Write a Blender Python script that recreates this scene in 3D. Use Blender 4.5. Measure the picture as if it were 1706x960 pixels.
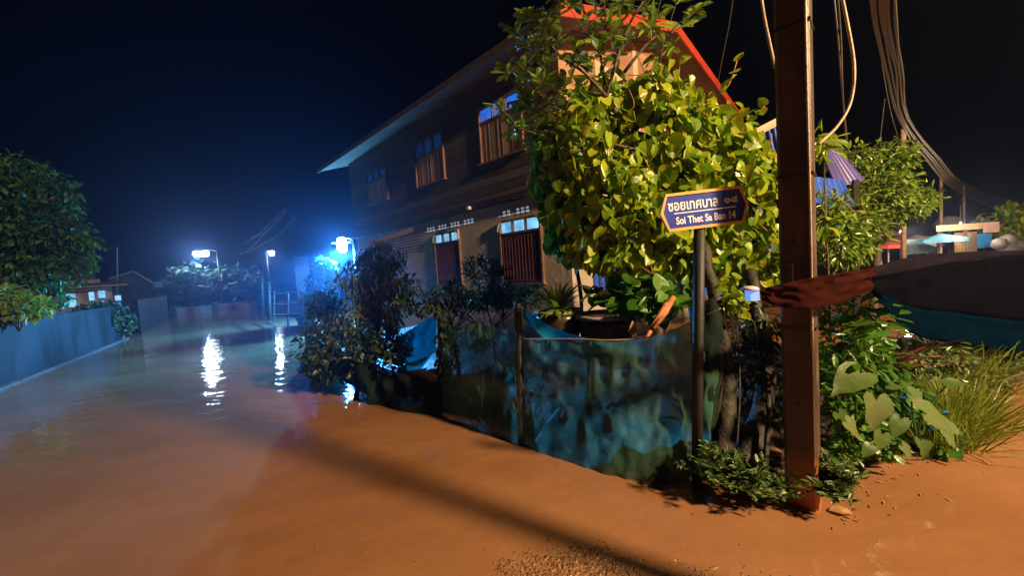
import bpy, math, random
import numpy as np
from mathutils import Vector, Matrix
R = math.radians
random.seed(7); rng = np.random.default_rng(7)
scene = bpy.context.scene
for o in list(bpy.data.objects): bpy.data.objects.remove(o)

# ------------------------------------------------------------------ camera
F = 616.0; CX, CY = 853.0, 480.0; H = 1.5
_p = -math.atan(34 / F); _r = R(3.7)
fw = np.array([0, math.cos(_p), math.sin(_p)]); _rt = np.array([1.0, 0, 0]); _up = np.cross(_rt, fw)
upv = math.cos(_r) * _up + math.sin(_r) * _rt
rtv = math.cos(_r) * _rt - math.sin(_r) * _up
EYE = np.array([0, 0, H])
cd = bpy.data.cameras.new('camera'); cam = bpy.data.objects.new('camera', cd)
scene.collection.objects.link(cam); scene.camera = cam
m = Matrix(((rtv[0], upv[0], -fw[0], EYE[0]), (rtv[1], upv[1], -fw[1], EYE[1]), (rtv[2], upv[2], -fw[2], EYE[2]), (0, 0, 0, 1)))
cam.matrix_world = m
cd.sensor_width = 36; cd.lens = F / 1706 * 36; cd.clip_end = 1000; cd.clip_start = 0.02
# ------------------------------------------------------------------ night sky, lamps, exposure
w = bpy.data.worlds.new('World'); scene.world = w; w.use_nodes = True
bg = w.node_tree.nodes['Background']; bg.inputs[0].default_value = (0.006, 0.02, 0.25, 1); bg.inputs[1].default_value = 0.003
scene.view_settings.view_transform = 'Standard'; scene.view_settings.look = 'None'
scene.view_settings.exposure = 0; scene.view_settings.gamma = 1
scene.cycles.use_denoising = True
scene.cycles.max_bounces = 6; scene.cycles.volume_bounces = 0; scene.cycles.transparent_max_bounces = 12
scene.cycles.sample_clamp_indirect = 3.0
LAMP_ORANGE = ((7.4, -2.6, 6.4), (1.0, 0.69, 0.36), 11500, 0.30)
LAMP_BLUE = (0.07, 0.42, 1.0)
LAMP_FAR = (0.42, 0.70, 1.0)
W_BLUE, W_FAR, W_FAR2 = 1500, 1100, 400
W_SPOT = 10000
def point(name, loc, col, watts, rad):
    l = bpy.data.lights.new(name, 'POINT'); l.color = col; l.energy = watts; l.shadow_soft_size = rad
    o = bpy.data.objects.new(name, l); scene.collection.objects.link(o); o.location = loc
    return o
point('street_lamp_light', *LAMP_ORANGE)

def ray(x, y): return fw + rtv * (x - CX) / F - upv * (y - CY) / F
def at(x, y, Y): d = ray(x, y); return EYE + d * Y / d[1]
def onz(x, y, z=0.0): d = ray(x, y); return EYE + d * (z - H) / d[2]

# ------------------------------------------------------------------ helpers
def link(o): scene.collection.objects.link(o)
def tag(o, label=None, cat=None, group=None, kind=None):
    if label: o['label'] = label
    if cat: o['category'] = cat
    if group: o['group'] = group
    if kind: o['kind'] = kind
    return o
def thing(name, label, cat, loc=(0, 0, 0), group=None):
    o = bpy.data.objects.new(name, None); link(o); o.location = [float(c) for c in loc]; o.empty_display_size = .1
    return tag(o, label, cat, group)
def mesh(name, V, Fs, mat, parent=None, smooth=False, mats=None):
    me = bpy.data.meshes.new(name)
    V = [tuple(float(c) for c in v) for v in V]
    me.from_pydata(V, [], [tuple(int(i) for i in f) for f in Fs]); me.update()
    me.materials.append(mat)
    if smooth: me.polygons.foreach_set('use_smooth', [True] * len(me.polygons))
    o = bpy.data.objects.new(name, me); link(o)
    if parent is not None:
        o.parent = parent; o.matrix_parent_inverse = Matrix.Translation(-Vector(parent.location))
    return o
class MB:
    def __init__(s): s.V = []; s.F = []
    def add(s, V, Fs):
        n = len(s.V); s.V += [tuple(v) for v in V]; s.F += [tuple(i + n for i in f) for f in Fs]; return s
    def box(s, o, ax, ay, az):      # corner origin and three edge vectors
        o, ax, ay, az = map(lambda q: np.array(q, float), (o, ax, ay, az))
        P = [o, o + ax, o + ax + ay, o + ay]; P += [q + az for q in P]
        return s.add(P, [(0, 3, 2, 1), (4, 5, 6, 7), (0, 1, 5, 4), (1, 2, 6, 5), (2, 3, 7, 6), (3, 0, 4, 7)])
    def tube(s, pts, rad, n=8, flat=1.0):
        pts = [np.array(p, float) for p in pts]; k = len(pts)
        rs = rad if hasattr(rad, '__len__') else [rad] * k
        base = []; prev = None
        for i, p in enumerate(pts):
            t = pts[min(i + 1, k - 1)] - pts[max(i - 1, 0)]; t = t / (np.linalg.norm(t) + 1e-9)
            a = prev if prev is not None else (np.array([0, 0, 1.]) if abs(t[2]) < .9 else np.array([1., 0, 0]))
            a = a - t * (a @ t); a /= np.linalg.norm(a) + 1e-9; prev = a; b = np.cross(t, a)
            for j in range(n):
                th = 2 * math.pi * j / n
                base.append(p + rs[i] * (math.cos(th) * a + flat * math.sin(th) * b))
        Fs = [(i * n + j, i * n + (j + 1) % n, (i + 1) * n + (j + 1) % n, (i + 1) * n + j) for i in range(k - 1) for j in range(n)]
        Fs += [tuple(range(n))[::-1], tuple((k - 1) * n + j for j in range(n))]
        return s.add(base, Fs)
    def lathe(s, c, prof, n=24):
        c = np.array(c, float); V = []
        for r, z in prof:
            for j in range(n):
                th = 2 * math.pi * j / n; V.append(c + np.array([r * math.cos(th), r * math.sin(th), z]))
        k = len(prof)
        Fs = [(i * n + j, i * n + (j + 1) % n, (i + 1) * n + (j + 1) % n, (i + 1) * n + j) for i in range(k - 1) for j in range(n)]
        Fs += [tuple(range(n))[::-1], tuple((k - 1) * n + j for j in range(n))]
        return s.add(V, Fs)
    def build(s, name, mat, parent=None, smooth=False, bevel=0):
        o = mesh(name, s.V, s.F, mat, parent, smooth)
        if bevel:
            b = o.modifiers.new('bevel', 'BEVEL'); b.width = bevel; b.segments = 2; b.limit_method = 'ANGLE'
        return o
def curve_pts(P, n):          # smooth (Catmull-Rom) resampling
    P = [np.array(p, float) for p in P]; out = []
    Q = [2 * P[0] - P[1]] + P + [2 * P[-1] - P[-2]]
    segs = len(P) - 1
    for i in range(n + 1):
        t = i / n * segs; k = min(int(t), segs - 1); u = t - k
        a, b, c, d = Q[k:k + 4]
        out.append(.5 * ((2 * b) + (-a + c) * u + (2 * a - 5 * b + 4 * c - d) * u * u + (-a + 3 * b - 3 * c + d) * u ** 3))
    return out

# ------------------------------------------------------------------ materials
def newmat(name):
    mt = bpy.data.materials.new(name); mt.use_nodes = True
    nt = mt.node_tree; return mt, nt, nt.nodes, nt.links, nt.nodes['Principled BSDF']
def noise_ramp(nt, c1, c2, scale=5, detail=6, lo=.35, hi=.65, coord='Object', stretch=(1, 1, 1), rough=.6):
    N, L = nt.nodes, nt.links
    tc = N.new('ShaderNodeTexCoord'); mp = N.new('ShaderNodeMapping'); mp.inputs['Scale'].default_value = stretch
    L.new(tc.outputs[coord], mp.inputs[0])
    nz = N.new('ShaderNodeTexNoise'); nz.inputs['Scale'].default_value = scale; nz.inputs['Detail'].default_value = detail; nz.inputs['Roughness'].default_value = rough
    L.new(mp.outputs[0], nz.inputs[0])
    rp = N.new('ShaderNodeValToRGB'); rp.color_ramp.elements[0].position = lo; rp.color_ramp.elements[1].position = hi
    rp.color_ramp.elements[0].color = (*c1, 1); rp.color_ramp.elements[1].color = (*c2, 1)
    L.new(nz.outputs[0], rp.inputs[0]); return rp.outputs[0], nz.outputs[0], mp.outputs[0]
def mat_basic(name, c1, c2=None, scale=5, rough=.7, bump=.2, bscale=None, stretch=(1, 1, 1), metal=0, spec=.5, lo=.35, hi=.65):
    mt, nt, N, L, b = newmat(name)
    c2 = c2 or tuple(x * .6 for x in c1)
    col, fac, mp = noise_ramp(nt, c1, c2, scale, stretch=stretch, lo=lo, hi=hi)
    L.new(col, b.inputs['Base Color']); b.inputs['Roughness'].default_value = rough; b.inputs['Metallic'].default_value = metal
    b.inputs['Specular IOR Level'].default_value = spec
    if bump:
        nz = N.new('ShaderNodeTexNoise'); nz.inputs['Scale'].default_value = bscale or scale * 4; nz.inputs['Detail'].default_value = 5
        L.new(mp, nz.inputs[0])
        bp = N.new('ShaderNodeBump'); bp.inputs['Strength'].default_value = bump; bp.inputs['Distance'].default_value = .02
        L.new(nz.outputs[0], bp.inputs['Height']); L.new(bp.outputs[0], b.inputs['Normal'])
    return mt
def mat_leaf(name, cols, rough=.38, trans=.35, vein=True):
    """leaf: colour varies leaf by leaf, light passes through, wet gloss"""
    mt, nt, N, L, b = newmat(name)
    g = N.new('ShaderNodeNewGeometry'); rp = N.new('ShaderNodeValToRGB')
    e = rp.color_ramp.elements; e[0].color = (*cols[0], 1); e[1].color = (*cols[-1], 1)
    for i, c in enumerate(cols[1:-1]):
        q = e.new((i + 1) / (len(cols) - 1)); q.color = (*c, 1)
    L.new(g.outputs['Random Per Island'], rp.inputs[0])
    tc = N.new('ShaderNodeTexCoord'); nz = N.new('ShaderNodeTexNoise'); nz.inputs['Scale'].default_value = 14
    L.new(tc.outputs['Object'], nz.inputs[0])
    mx = N.new('ShaderNodeMix'); mx.data_type = 'RGBA'; mx.blend_type = 'MULTIPLY'; mx.inputs[0].default_value = .45
    L.new(rp.outputs[0], mx.inputs[6]); L.new(nz.outputs[1], mx.inputs[7])
    gm = N.new('ShaderNodeMix'); gm.data_type = 'RGBA'; gm.blend_type = 'MULTIPLY'; gm.inputs[0].default_value = 1
    gm.inputs[7].default_value = (1.25, 1.25, 1.1, 1); L.new(mx.outputs[2], gm.inputs[6])
    L.new(gm.outputs[2], b.inputs['Base Color']); b.inputs['Roughness'].default_value = rough; b.inputs['Specular IOR Level'].default_value = .6
    tr = N.new('ShaderNodeBsdfTranslucent'); L.new(gm.outputs[2], tr.inputs[0])
    ms = N.new('ShaderNodeMixShader'); ms.inputs[0].default_value = trans
    L.new(b.outputs[0], ms.inputs[1]); L.new(tr.outputs[0], ms.inputs[2]); L.new(ms.outputs[0], N['Material Output'].inputs[0])
    bp = N.new('ShaderNodeBump'); bp.inputs['Strength'].default_value = .3; bp.inputs['Distance'].default_value = .01
    n2 = N.new('ShaderNodeTexNoise'); n2.inputs['Scale'].default_value = 30; L.new(tc.outputs['Object'], n2.inputs[0])
    L.new(n2.outputs[0], bp.inputs['Height']); L.new(bp.outputs[0], b.inputs['Normal'])
    return mt
def mat_emit(name, col, s):
    mt, nt, N, L, b = newmat(name); b.inputs['Base Color'].default_value = (*[min(.8, c) for c in col], 1)
    b.inputs['Emission Color'].default_value = (*col, 1); b.inputs['Emission Strength'].default_value = s
    return mt
def mat_lit_glass(name, col, s):
    mt, nt, N, L, b = newmat(name)
    c, _, _ = noise_ramp(nt, tuple(x * .35 for x in col), col, 3.5, 2, .3, .7)
    L.new(c, b.inputs['Emission Color']); b.inputs['Emission Strength'].default_value = s
    b.inputs['Base Color'].default_value = (*[x * .5 for x in col], 1); b.inputs['Roughness'].default_value = .15
    return mt
def mat_net(name, c1, c2, hole=.3, trans=.5):
    mt, nt, N, L, b = newmat(name)
    col, fac, mp = noise_ramp(nt, c1, c2, 3.0, 8, .35, .7)
    L.new(col, b.inputs['Base Color']); b.inputs['Roughness'].default_value = .7; b.inputs['Specular IOR Level'].default_value = .0
    tr = N.new('ShaderNodeBsdfTranslucent'); L.new(col, tr.inputs[0])
    ms = N.new('ShaderNodeMixShader'); ms.inputs[0].default_value = trans
    L.new(b.outputs[0], ms.inputs[1]); L.new(tr.outputs[0], ms.inputs[2])
    tp = N.new('ShaderNodeBsdfTransparent'); m2 = N.new('ShaderNodeMixShader')
    # worn weave: more open in places
    n2 = N.new('ShaderNodeTexNoise'); n2.inputs['Scale'].default_value = 2.2; n2.inputs['Detail'].default_value = 5; L.new(mp, n2.inputs[0])
    mr = N.new('ShaderNodeMapRange'); mr.inputs[1].default_value = .35; mr.inputs[2].default_value = .7; mr.inputs[3].default_value = hole * .5; mr.inputs[4].default_value = hole * 1.5
    L.new(n2.outputs[0], mr.inputs[0]); L.new(mr.outputs[0], m2.inputs[0])
    L.new(ms.outputs[0], m2.inputs[1]); L.new(tp.outputs[0], m2.inputs[2]); L.new(m2.outputs[0], N['Material Output'].inputs[0])
    wv = N.new('ShaderNodeTexNoise'); wv.inputs['Scale'].default_value = 9; wv.inputs['Detail'].default_value = 4; L.new(mp, wv.inputs[0])
    bp = N.new('ShaderNodeBump'); bp.inputs['Strength'].default_value = .5; bp.inputs['Distance'].default_value = .03
    L.new(wv.outputs[0], bp.inputs['Height']); L.new(bp.outputs[0], b.inputs['Normal']); L.new(bp.outputs[0], tr.inputs['Normal'])
    return mt
def mat_planks(name, c1, c2, width, axis='z', rough=.75, groove=.9):
    """boards: dark joints every `width` metres along an axis of the object space, grain along the other"""
    mt, nt, N, L, b = newmat(name)
    tc = N.new('ShaderNodeTexCoord'); sp = N.new('ShaderNodeSeparateXYZ'); L.new(tc.outputs['UV'] if axis in 'uv' else tc.outputs['Object'], sp.inputs[0])
    src = sp.outputs[{'x': 0, 'y': 1, 'z': 2, 'u': 0, 'v': 1}[axis]]
    dv = N.new('ShaderNodeMath'); dv.operation = 'DIVIDE'; dv.inputs[1].default_value = width; L.new(src, dv.inputs[0])
    fr = N.new('ShaderNodeMath'); fr.operation = 'FRACT'; L.new(dv.outputs[0], fr.inputs[0])
    fl = N.new('ShaderNodeMath'); fl.operation = 'FLOOR'; L.new(dv.outputs[0], fl.inputs[0])
    wn = N.new('ShaderNodeTexWhiteNoise'); wn.noise_dimensions = '1D'; L.new(fl.outputs[0], wn.inputs['W'])
    st = (1, 1, 14) if axis == 'z' else (8, 8, 1.0)
    col, fac, mp = noise_ramp(nt, c1, c2, 3, 8, .3, .7, stretch=st)
    mx = N.new('ShaderNodeMix'); mx.data_type = 'RGBA'; mx.blend_type = 'MULTIPLY'; mx.inputs[0].default_value = .5
    L.new(col, mx.inputs[6]); L.new(wn.outputs[0], mx.inputs[7])
    L.new(mx.outputs[2], b.inputs['Base Color']); b.inputs['Roughness'].default_value = rough
    ramp = N.new('ShaderNodeValToRGB'); e = ramp.color_ramp.elements
    e[0].position = 0; e[0].color = (0, 0, 0, 1); e[1].position = .1; e[1].color = (.55, .55, .55, 1); q = e.new(1.0); q.color = (1, 1, 1, 1)
    L.new(fr.outputs[0], ramp.inputs[0])
    bp = N.new('ShaderNodeBump'); bp.inputs['Strength'].default_value = groove; bp.inputs['Distance'].default_value = .02
    L.new(ramp.outputs[0], bp.inputs['Height']); L.new(bp.outputs[0], b.inputs['Normal'])
    return mt

M = {}
M['plank_dark'] = mat_planks('dark_weathered_boards', (.055, .042, .036), (.15, .11, .085), .16)
M['shutter'] = mat_planks('shutter_boards', (.52, .34, .22), (.66, .46, .32), .09, 'x', .6, .6)
M['plaster'] = mat_basic('stained_plaster', (.52, .42, .34), (.30, .24, .19), 1.6, .85, .35, 12, lo=.3, hi=.7)
M['redwood'] = mat_basic('red_brown_painted_wood', (.16, .045, .03), (.08, .028, .02), 6, .45, .15)
M['frame_wood'] = mat_basic('window_frame_wood', (.22, .11, .07), (.12, .06, .04), 8, .6, .2)
M['darkwood'] = mat_basic('dark_wet_wood', (.028, .02, .016), (.012, .01, .008), 8, .6, .4)
M['roofsheet'] = mat_basic('grey_roof_sheet', (.10, .085, .075), (.06, .05, .045), 3, .85, .2)
M['soffit'] = mat_planks('soffit_boards', (.17, .10, .06), (.23, .14, .09), .22, 'y', .75, .5)
M['redtrim'] = mat_basic('red_painted_trim', (.55, .055, .02), (.40, .04, .02), 5, .5, .1)
M['peach'] = mat_planks('peach_painted_boards', (.50, .24, .14), (.60, .32, .20), .13, 'z', .6, .6)
M['cream'] = mat_basic('cream_paint', (.62, .45, .30), (.5, .36, .24), 4, .6, .1)
M['concrete'] = mat_basic('wet_concrete', (.20, .19, .18), (.10, .10, .10), 2.5, .7, .4, 14)
M['white_line'] = mat_basic('pale_cement', (.12, .12, .12), (.03, .03, .03), 9, .7, .3)
M['black_metal'] = mat_basic('black_painted_steel', (.012, .012, .013), (.022, .02, .02), 10, .6, .1)
M['sign_blue'] = mat_basic('sign_blue_enamel', (.03, .055, .46), (.022, .04, .36), 4, .35, .04)
M['sign_frame'] = mat_basic('sign_yellow_border', (.92, .50, .12), (.80, .40, .09), 6, .4, .05)
M['sign_white'] = mat_basic('sign_white_letter', (.84, .86, .95), (.78, .80, .88), 6, .5, 0)
M['soil'] = mat_basic('wet_brown_soil', (.06, .033, .018), (.02, .012, .008), 9, .55, 1.0, 30)
M['bark'] = mat_basic('dark_bark', (.035, .025, .018), (.012, .010, .008), 12, .7, .8, 25)
M['bark2'] = mat_basic('brown_bark', (.10, .07, .05), (.05, .035, .025), 12, .7, .8, 25)
M['bamboo'] = mat_basic('orange_brown_bamboo', (.50, .19, .07), (.32, .11, .04), 14, .5, .3)
M['pot'] = mat_basic('dark_glazed_clay', (.05, .032, .022), (.025, .017, .012), 5, .3, .15)
M['pot_rim'] = mat_basic('mossy_yellow_rim', (.30, .26, .09), (.16, .16, .06), 9, .6, .2)
M['basin_rim'] = mat_basic('pale_basin_rim', (.48, .40, .36), (.25, .18, .15), 9, .4, .1)
M['cable'] = mat_basic('grey_cable_sheath', (.14, .115, .095), (.10, .085, .07), 6, .4, .1)
M['cable_dark'] = mat_basic('black_cable_sheath', (.035, .033, .033), (.02, .02, .02), 6, .35, .1)
M['corr_blue'] = mat_basic('blue_corrugated_sheet', (.025, .10, .60), (.02, .07, .42), 3, .4, .1)
M['corr_violet'] = mat_basic('violet_corrugated_sheet', (.09, .07, .32), (.06, .045, .22), 3, .4, .1)
M['tarp_blue'] = mat_net('blue_plastic_sheet', (.03, .22, .62), (.02, .14, .5), .02, .35)
M['net'] = mat_net('green_shade_net', (.10, .27, .20), (.065, .075, .045), .2, .6)
M['net_blue'] = mat_net('turquoise_plastic_sheet', (.02, .42, .50), (.015, .32, .42), .02, .6)
M['gutter'] = mat_basic('thin_pale_metal_edge', (.55, .5, .45), (.4, .35, .3), 5, .4, 0)
M['lampbody'] = mat_basic('grey_lamp_housing', (.3, .3, .3), (.2, .2, .2), 5, .5, 0)
M['vine'] = mat_leaf('yellow_green_heart_leaf', [(.10, .21, .012), (.27, .40, .018), (.46, .50, .022), (.12, .27, .014), (.42, .46, .018)], .36, .42)
M['tree_leaf'] = mat_leaf('glossy_obovate_leaf', [(.08, .17, .025), (.18, .30, .04), (.34, .44, .07)], .24, .38)
M['green_leaf'] = mat_leaf('mid_green_leaf', [(.035, .12, .012), (.07, .20, .02), (.13, .27, .03)], .36, .35)
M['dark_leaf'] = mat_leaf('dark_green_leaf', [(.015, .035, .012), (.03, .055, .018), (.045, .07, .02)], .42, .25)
M['willow_leaf'] = mat_leaf('dry_olive_leaf', [(.10, .14, .08), (.16, .19, .11), (.22, .22, .15)], .6, .3)
M['teal_leaf'] = mat_leaf('bright_green_creeper_leaf', [(.008, .07, .012), (.015, .12, .02), (.03, .16, .03)], .5, .5)
M['grass'] = mat_leaf('lime_grass_blade', [(.12, .19, .012), (.20, .26, .02), (.28, .30, .04)], .5, .4)
M['taro'] = mat_leaf('broad_taro_leaf', [(.07, .13, .03), (.10, .17, .045), (.15, .20, .08)], .34, .3)
M['red_leaf'] = mat_leaf('dark_red_strap_leaf', [(.06, .012, .012), (.14, .03, .025), (.22, .06, .045)], .35, .3)
M['fern'] = mat_leaf('feathery_leaf', [(.05, .11, .02), (.09, .16, .035), (.16, .20, .08)], .42, .3)
M['dry_leaf'] = mat_leaf('fallen_dry_leaf', [(.35, .16, .06), (.45, .25, .12), (.2, .09, .04)], .6, .3)
M['yellow_leaf'] = mat_leaf('yellowed_leaf', [(.38, .25, .02), (.5, .3, .03), (.3, .3, .02)], .4, .45)

# muddy flood water: brown with silt, glossy and lightly rippled
def mat_water():
    mt, nt, N, L, b = newmat('muddy_flood_water')
    col, fac, mp = noise_ramp(nt, (.21, .093, .040), (.33, .158, .074), .5, 9, .3, .72, stretch=(1, 1.6, 1), rough=.55)
    L.new(col, b.inputs['Base Color']); b.inputs['Roughness'].default_value = .05; b.inputs['IOR'].default_value = 1.33
    b.inputs['Specular IOR Level'].default_value = .5
    n1 = N.new('ShaderNodeTexNoise'); n1.inputs['Scale'].default_value = 2.2; n1.inputs['Detail'].default_value = 2
    n2 = N.new('ShaderNodeTexNoise'); n2.inputs['Scale'].default_value = 13; n2.inputs['Detail'].default_value = 2
    n3 = N.new('ShaderNodeTexNoise'); n3.inputs['Scale'].default_value = .35; n3.inputs['Detail'].default_value = 2
    for q in (n1, n2, n3): L.new(mp, q.inputs[0])
    ml = N.new('ShaderNodeMath'); ml.operation = 'MULTIPLY'; L.new(n2.outputs[0], ml.inputs[0]); L.new(n3.outputs[0], ml.inputs[1])
    ml2 = N.new('ShaderNodeMath'); ml2.operation = 'MULTIPLY'; ml2.inputs[1].default_value = .22; L.new(ml.outputs[0], ml2.inputs[0])
    ad = N.new('ShaderNodeMath'); L.new(n1.outputs[0], ad.inputs[0]); L.new(ml2.outputs[0], ad.inputs[1])
    bp = N.new('ShaderNodeBump'); bp.inputs['Strength'].default_value = 1; bp.inputs['Distance'].default_value = .014
    L.new(ad.outputs[0], bp.inputs['Height']); L.new(bp.outputs[0], b.inputs['Normal'])
    return mt
def mat_asphalt():
    mt, nt, N, L, b = newmat('wet_silty_asphalt')
    tc = N.new('ShaderNodeTexCoord'); vo = N.new('ShaderNodeTexVoronoi'); vo.inputs['Scale'].default_value = 75; L.new(tc.outputs['Object'], vo.inputs[0])
    rp = N.new('ShaderNodeValToRGB'); e = rp.color_ramp.elements; e[0].color = (.15, .07, .03, 1); e[1].color = (.36, .20, .10, 1); e[0].position = .2; e[1].position = .9
    sx = N.new('ShaderNodeSeparateColor'); L.new(vo.outputs['Color'], sx.inputs[0]); L.new(sx.outputs[0], rp.inputs[0])
    L.new(rp.outputs[0], b.inputs['Base Color']); b.inputs['Roughness'].default_value = .28
    bp = N.new('ShaderNodeBump'); bp.inputs['Strength'].default_value = 1; bp.inputs['Distance'].default_value = .008; bp.invert = True
    L.new(vo.outputs['Distance'], bp.inputs['Height']); L.new(bp.outputs[0], b.inputs['Normal'])
    return mt
M['water'] = mat_water(); M['asphalt'] = mat_asphalt()

# ------------------------------------------------------------------ haze
hz = MB().box((-75, -12, -1.4), (150, 0, 0), (0, 92, 0), (0, 0, 22)).build('haze', M['soil'])
hm = bpy.data.materials.new('damp_night_air'); hm.use_nodes = True; N = hm.node_tree.nodes; N.remove(N['Principled BSDF'])
pv = N.new('ShaderNodeVolumePrincipled'); pv.inputs['Density'].default_value = .0036; pv.inputs['Color'].default_value = (.35, .5, 1, 1); pv.inputs['Anisotropy'].default_value = .8
hm.node_tree.links.new(pv.outputs[0], N['Material Output'].inputs['Volume'])
hz.data.materials.clear(); hz.data.materials.append(hm); tag(hz, kind='stuff', label='damp night air glowing round the street lamps')

# ------------------------------------------------------------------ setting: water, road, ground
def grid(name, x0, x1, y0, y1, nx, ny, zf, mat, smooth=True):
    xs = np.linspace(x0, x1, nx + 1); ys = np.linspace(y0, y1, ny + 1)
    V = [(x, y, zf(x, y)) for y in ys for x in xs]
    Fs = [(j * (nx + 1) + i, j * (nx + 1) + i + 1, (j + 1) * (nx + 1) + i + 1, (j + 1) * (nx + 1) + i) for j in range(ny) for i in range(nx)]
    return mesh(name, V, Fs, mat, None, smooth)
tag(mesh('water', [(-70, -11, 0), (70, -11, 0), (70, 75, 0), (-70, 75, 0)], [(0, 1, 2, 3)], M['water']), kind='structure')
tag(mesh('ground', [(-400, -400, -.6), (400, -400, -.6), (400, 400, -.6), (-400, 400, -.6)], [(0, 1, 2, 3)], M['soil']), kind='structure')
def vnoise(x, y, s, seed=0):
    x, y = x * s, y * s; xi, yi = math.floor(x), math.floor(y); fx, fy = x - xi, y - yi
    fx, fy = fx * fx * (3 - 2 * fx), fy * fy * (3 - 2 * fy)
    def h(i, j): n = math.sin(i * 127.1 + j * 311.7 + seed * 74.7) * 43758.5453; return n - math.floor(n)
    return (h(xi, yi) * (1 - fx) + h(xi + 1, yi) * fx) * (1 - fy) + (h(xi, yi + 1) * (1 - fx) + h(xi + 1, yi + 1) * fx) * fy
rc = onz(1010, 985)
RA, RB = onz(800, 868), onz(1350, 945); RN = np.array([(RB - RA)[1], -(RB - RA)[0]]); RN /= np.linalg.norm(RN)
if RN @ (-RA[:2]) < 0: RN = -RN
def road_z(x, y):
    # crown of the road comes up to the water surface just in front of the viewer
    c = (x - RA[0]) * RN[0] + (y - RA[1]) * RN[1]      # metres on the viewer's side of the shore line
    z = -.0045 + .012 * math.tanh(c * 2.5) - .02 * max(0, .05 - x) ** 2 * 6
    z = max(z, -.1)
    return z + (vnoise(x, y, 5, 1) - .5) * .004 + (vnoise(x, y, 16, 5) - .5) * .003 + (vnoise(x, y, 85, 2) - .5) * .008 + (vnoise(x, y, 150, 3) - .5) * .006
tag(grid('road', -1.2, 2.2, .3, 2.5, 420, 270, road_z, M['asphalt']), kind='structure')

# ------------------------------------------------------------------ street frame shared by house and fence
d1 = ray(234, 485.96); d1[2] = 0; d1 /= np.linalg.norm(d1)        # along the lane, away from the viewer
d2 = np.array([d1[1], -d1[0], 0]); UZ = np.array([0, 0, 1.])
P0 = onz(800, 342, 2.75)
def onwall(x, y, off=0): d = ray(x, y); return EYE + d * (((P0 + d2 * off - EYE) @ d2) / (d @ d2))
O = onwall(950, 400); O[2] = 0
def hp(u, v, z): return O + d1 * u + d2 * v + UZ * z

# garden soil: low bank behind the fence line
FB = [onz(1340, 845), onz(1240, 830), onz(1140, 806), onz(1060, 803), onz(960, 775), onz(866, 742), onz(770, 706), onz(680, 687), onz(580, 662), onz(503, 606)]
def bank():
    base = FB
    n = 60; C = curve_pts(base, n); V = []; rows = 14
    for i, c in enumerate(C):
        for j in range(rows + 1):
            t = j / rows; p = c + d2 * (t * 3.2 + .06)
            p = p.copy(); p[2] = -.12 + .44 * min(1, t * 6) + .10 * (vnoise(p[0], p[1], 3) - .5) + .05 * (vnoise(p[0], p[1], 11) - .5)
            V.append(p)
    Fs = [(i * (rows + 1) + j, (i + 1) * (rows + 1) + j, (i + 1) * (rows + 1) + j + 1, i * (rows + 1) + j + 1) for i in range(n) for j in range(rows)]
    tag(mesh('garden_soil', V, Fs, M['soil'], None, True), kind='structure')
bank()
def soil_patch(name, pts, h, seed):
    C = curve_pts([np.array(p) for p in pts] + [np.array(pts[0])], 48)[:-1]; ctr = sum(C) / len(C); V = []; rows = 8
    for c in C:
        for j in range(rows + 1):
            t = j / rows; p = c * (1 - t) + ctr * t; p = p.copy()
            p[2] = -.06 + h * min(1, t * 3) + .06 * (vnoise(p[0], p[1], 5, seed) - .5) + .05 * (vnoise(p[0], p[1], 17, seed) - .5)
            V.append(p)
    n = len(C)
    Fs = [(i * (rows + 1) + j, ((i + 1) % n) * (rows + 1) + j, ((i + 1) % n) * (rows + 1) + j + 1, i * (rows + 1) + j + 1) for i in range(n) for j in range(rows)]
    tag(mesh(name, V, Fs, M['soil'], None, True), kind='structure')
soil_patch('verge_soil', [onz(1215, 828), onz(1330, 852), onz(1440, 800), onz(1560, 762), onz(1625, 715), onz(1700, 640), onz(1900, 600), onz(1900, 540), onz(1600, 540), onz(1300, 600)], .13, 4)

# ------------------------------------------------------------------ the wooden house
house = thing('wooden_house', 'two storey house with dark plank upper floor, red roof trim and plaster ground floor', 'house', hp(3.8, 3.5, 0))
UH, VH = 7.9, 7.2
def hbox(mb, u0, u1, v0, v1, z0, z1): return mb.box(hp(u0, v0, z0), d1 * (u1 - u0), d2 * (v1 - v0), UZ * (z1 - z0))
def wall_with_holes(name, v0, v1, z0, z1, u1, holes, mat):
    """a long wall at constant v with rectangular openings"""
    mb = MB(); us = sorted({0, u1, *[h[0] for h in holes], *[h[1] for h in holes]})
    for a, b in zip(us[:-1], us[1:]):
        hs = [h for h in holes if h[0] <= a + 1e-6 and h[1] >= b - 1e-6]
        z = z0
        for h in sorted(hs, key=lambda q: q[2]):
            hbox(mb, a, b, v0, v1, z, h[2]); z = h[3]
        hbox(mb, a, b, v0, v1, z, z1)
    return mb.build(name, mat, house)
lowW = [(.55, 1.56, 1.22, 2.36), (2.77, 3.70, 1.22, 2.36)]
upW = [(.77, 1.86, 3.47, 4.47), (3.03, 4.15, 3.47, 4.47), (5.56, 6.76, 3.50, 4.34)]
wall_with_holes('plaster_wall', 0, .14, 0, 2.68, UH, lowW, M['plaster'])
wall_with_holes('plank_wall', -.06, .04, 2.80, 4.93, UH, upW, M['plank_dark'])
hbox(MB(), .14, UH, .20, .24, 0, 2.7).build('inner_wall', M['darkwood'], house)
mb = MB(); hbox(mb, -.03, UH + .05, -.09, .14, 2.685, 2.80); mb.build('floor_beam', M['darkwood'], house, bevel=.008)
mb = MB()
for k in range(12): hbox(mb, .3 + k * .66, .38 + k * .66, -.5, -.10, 2.70, 2.79) if k > 20 else None
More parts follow.
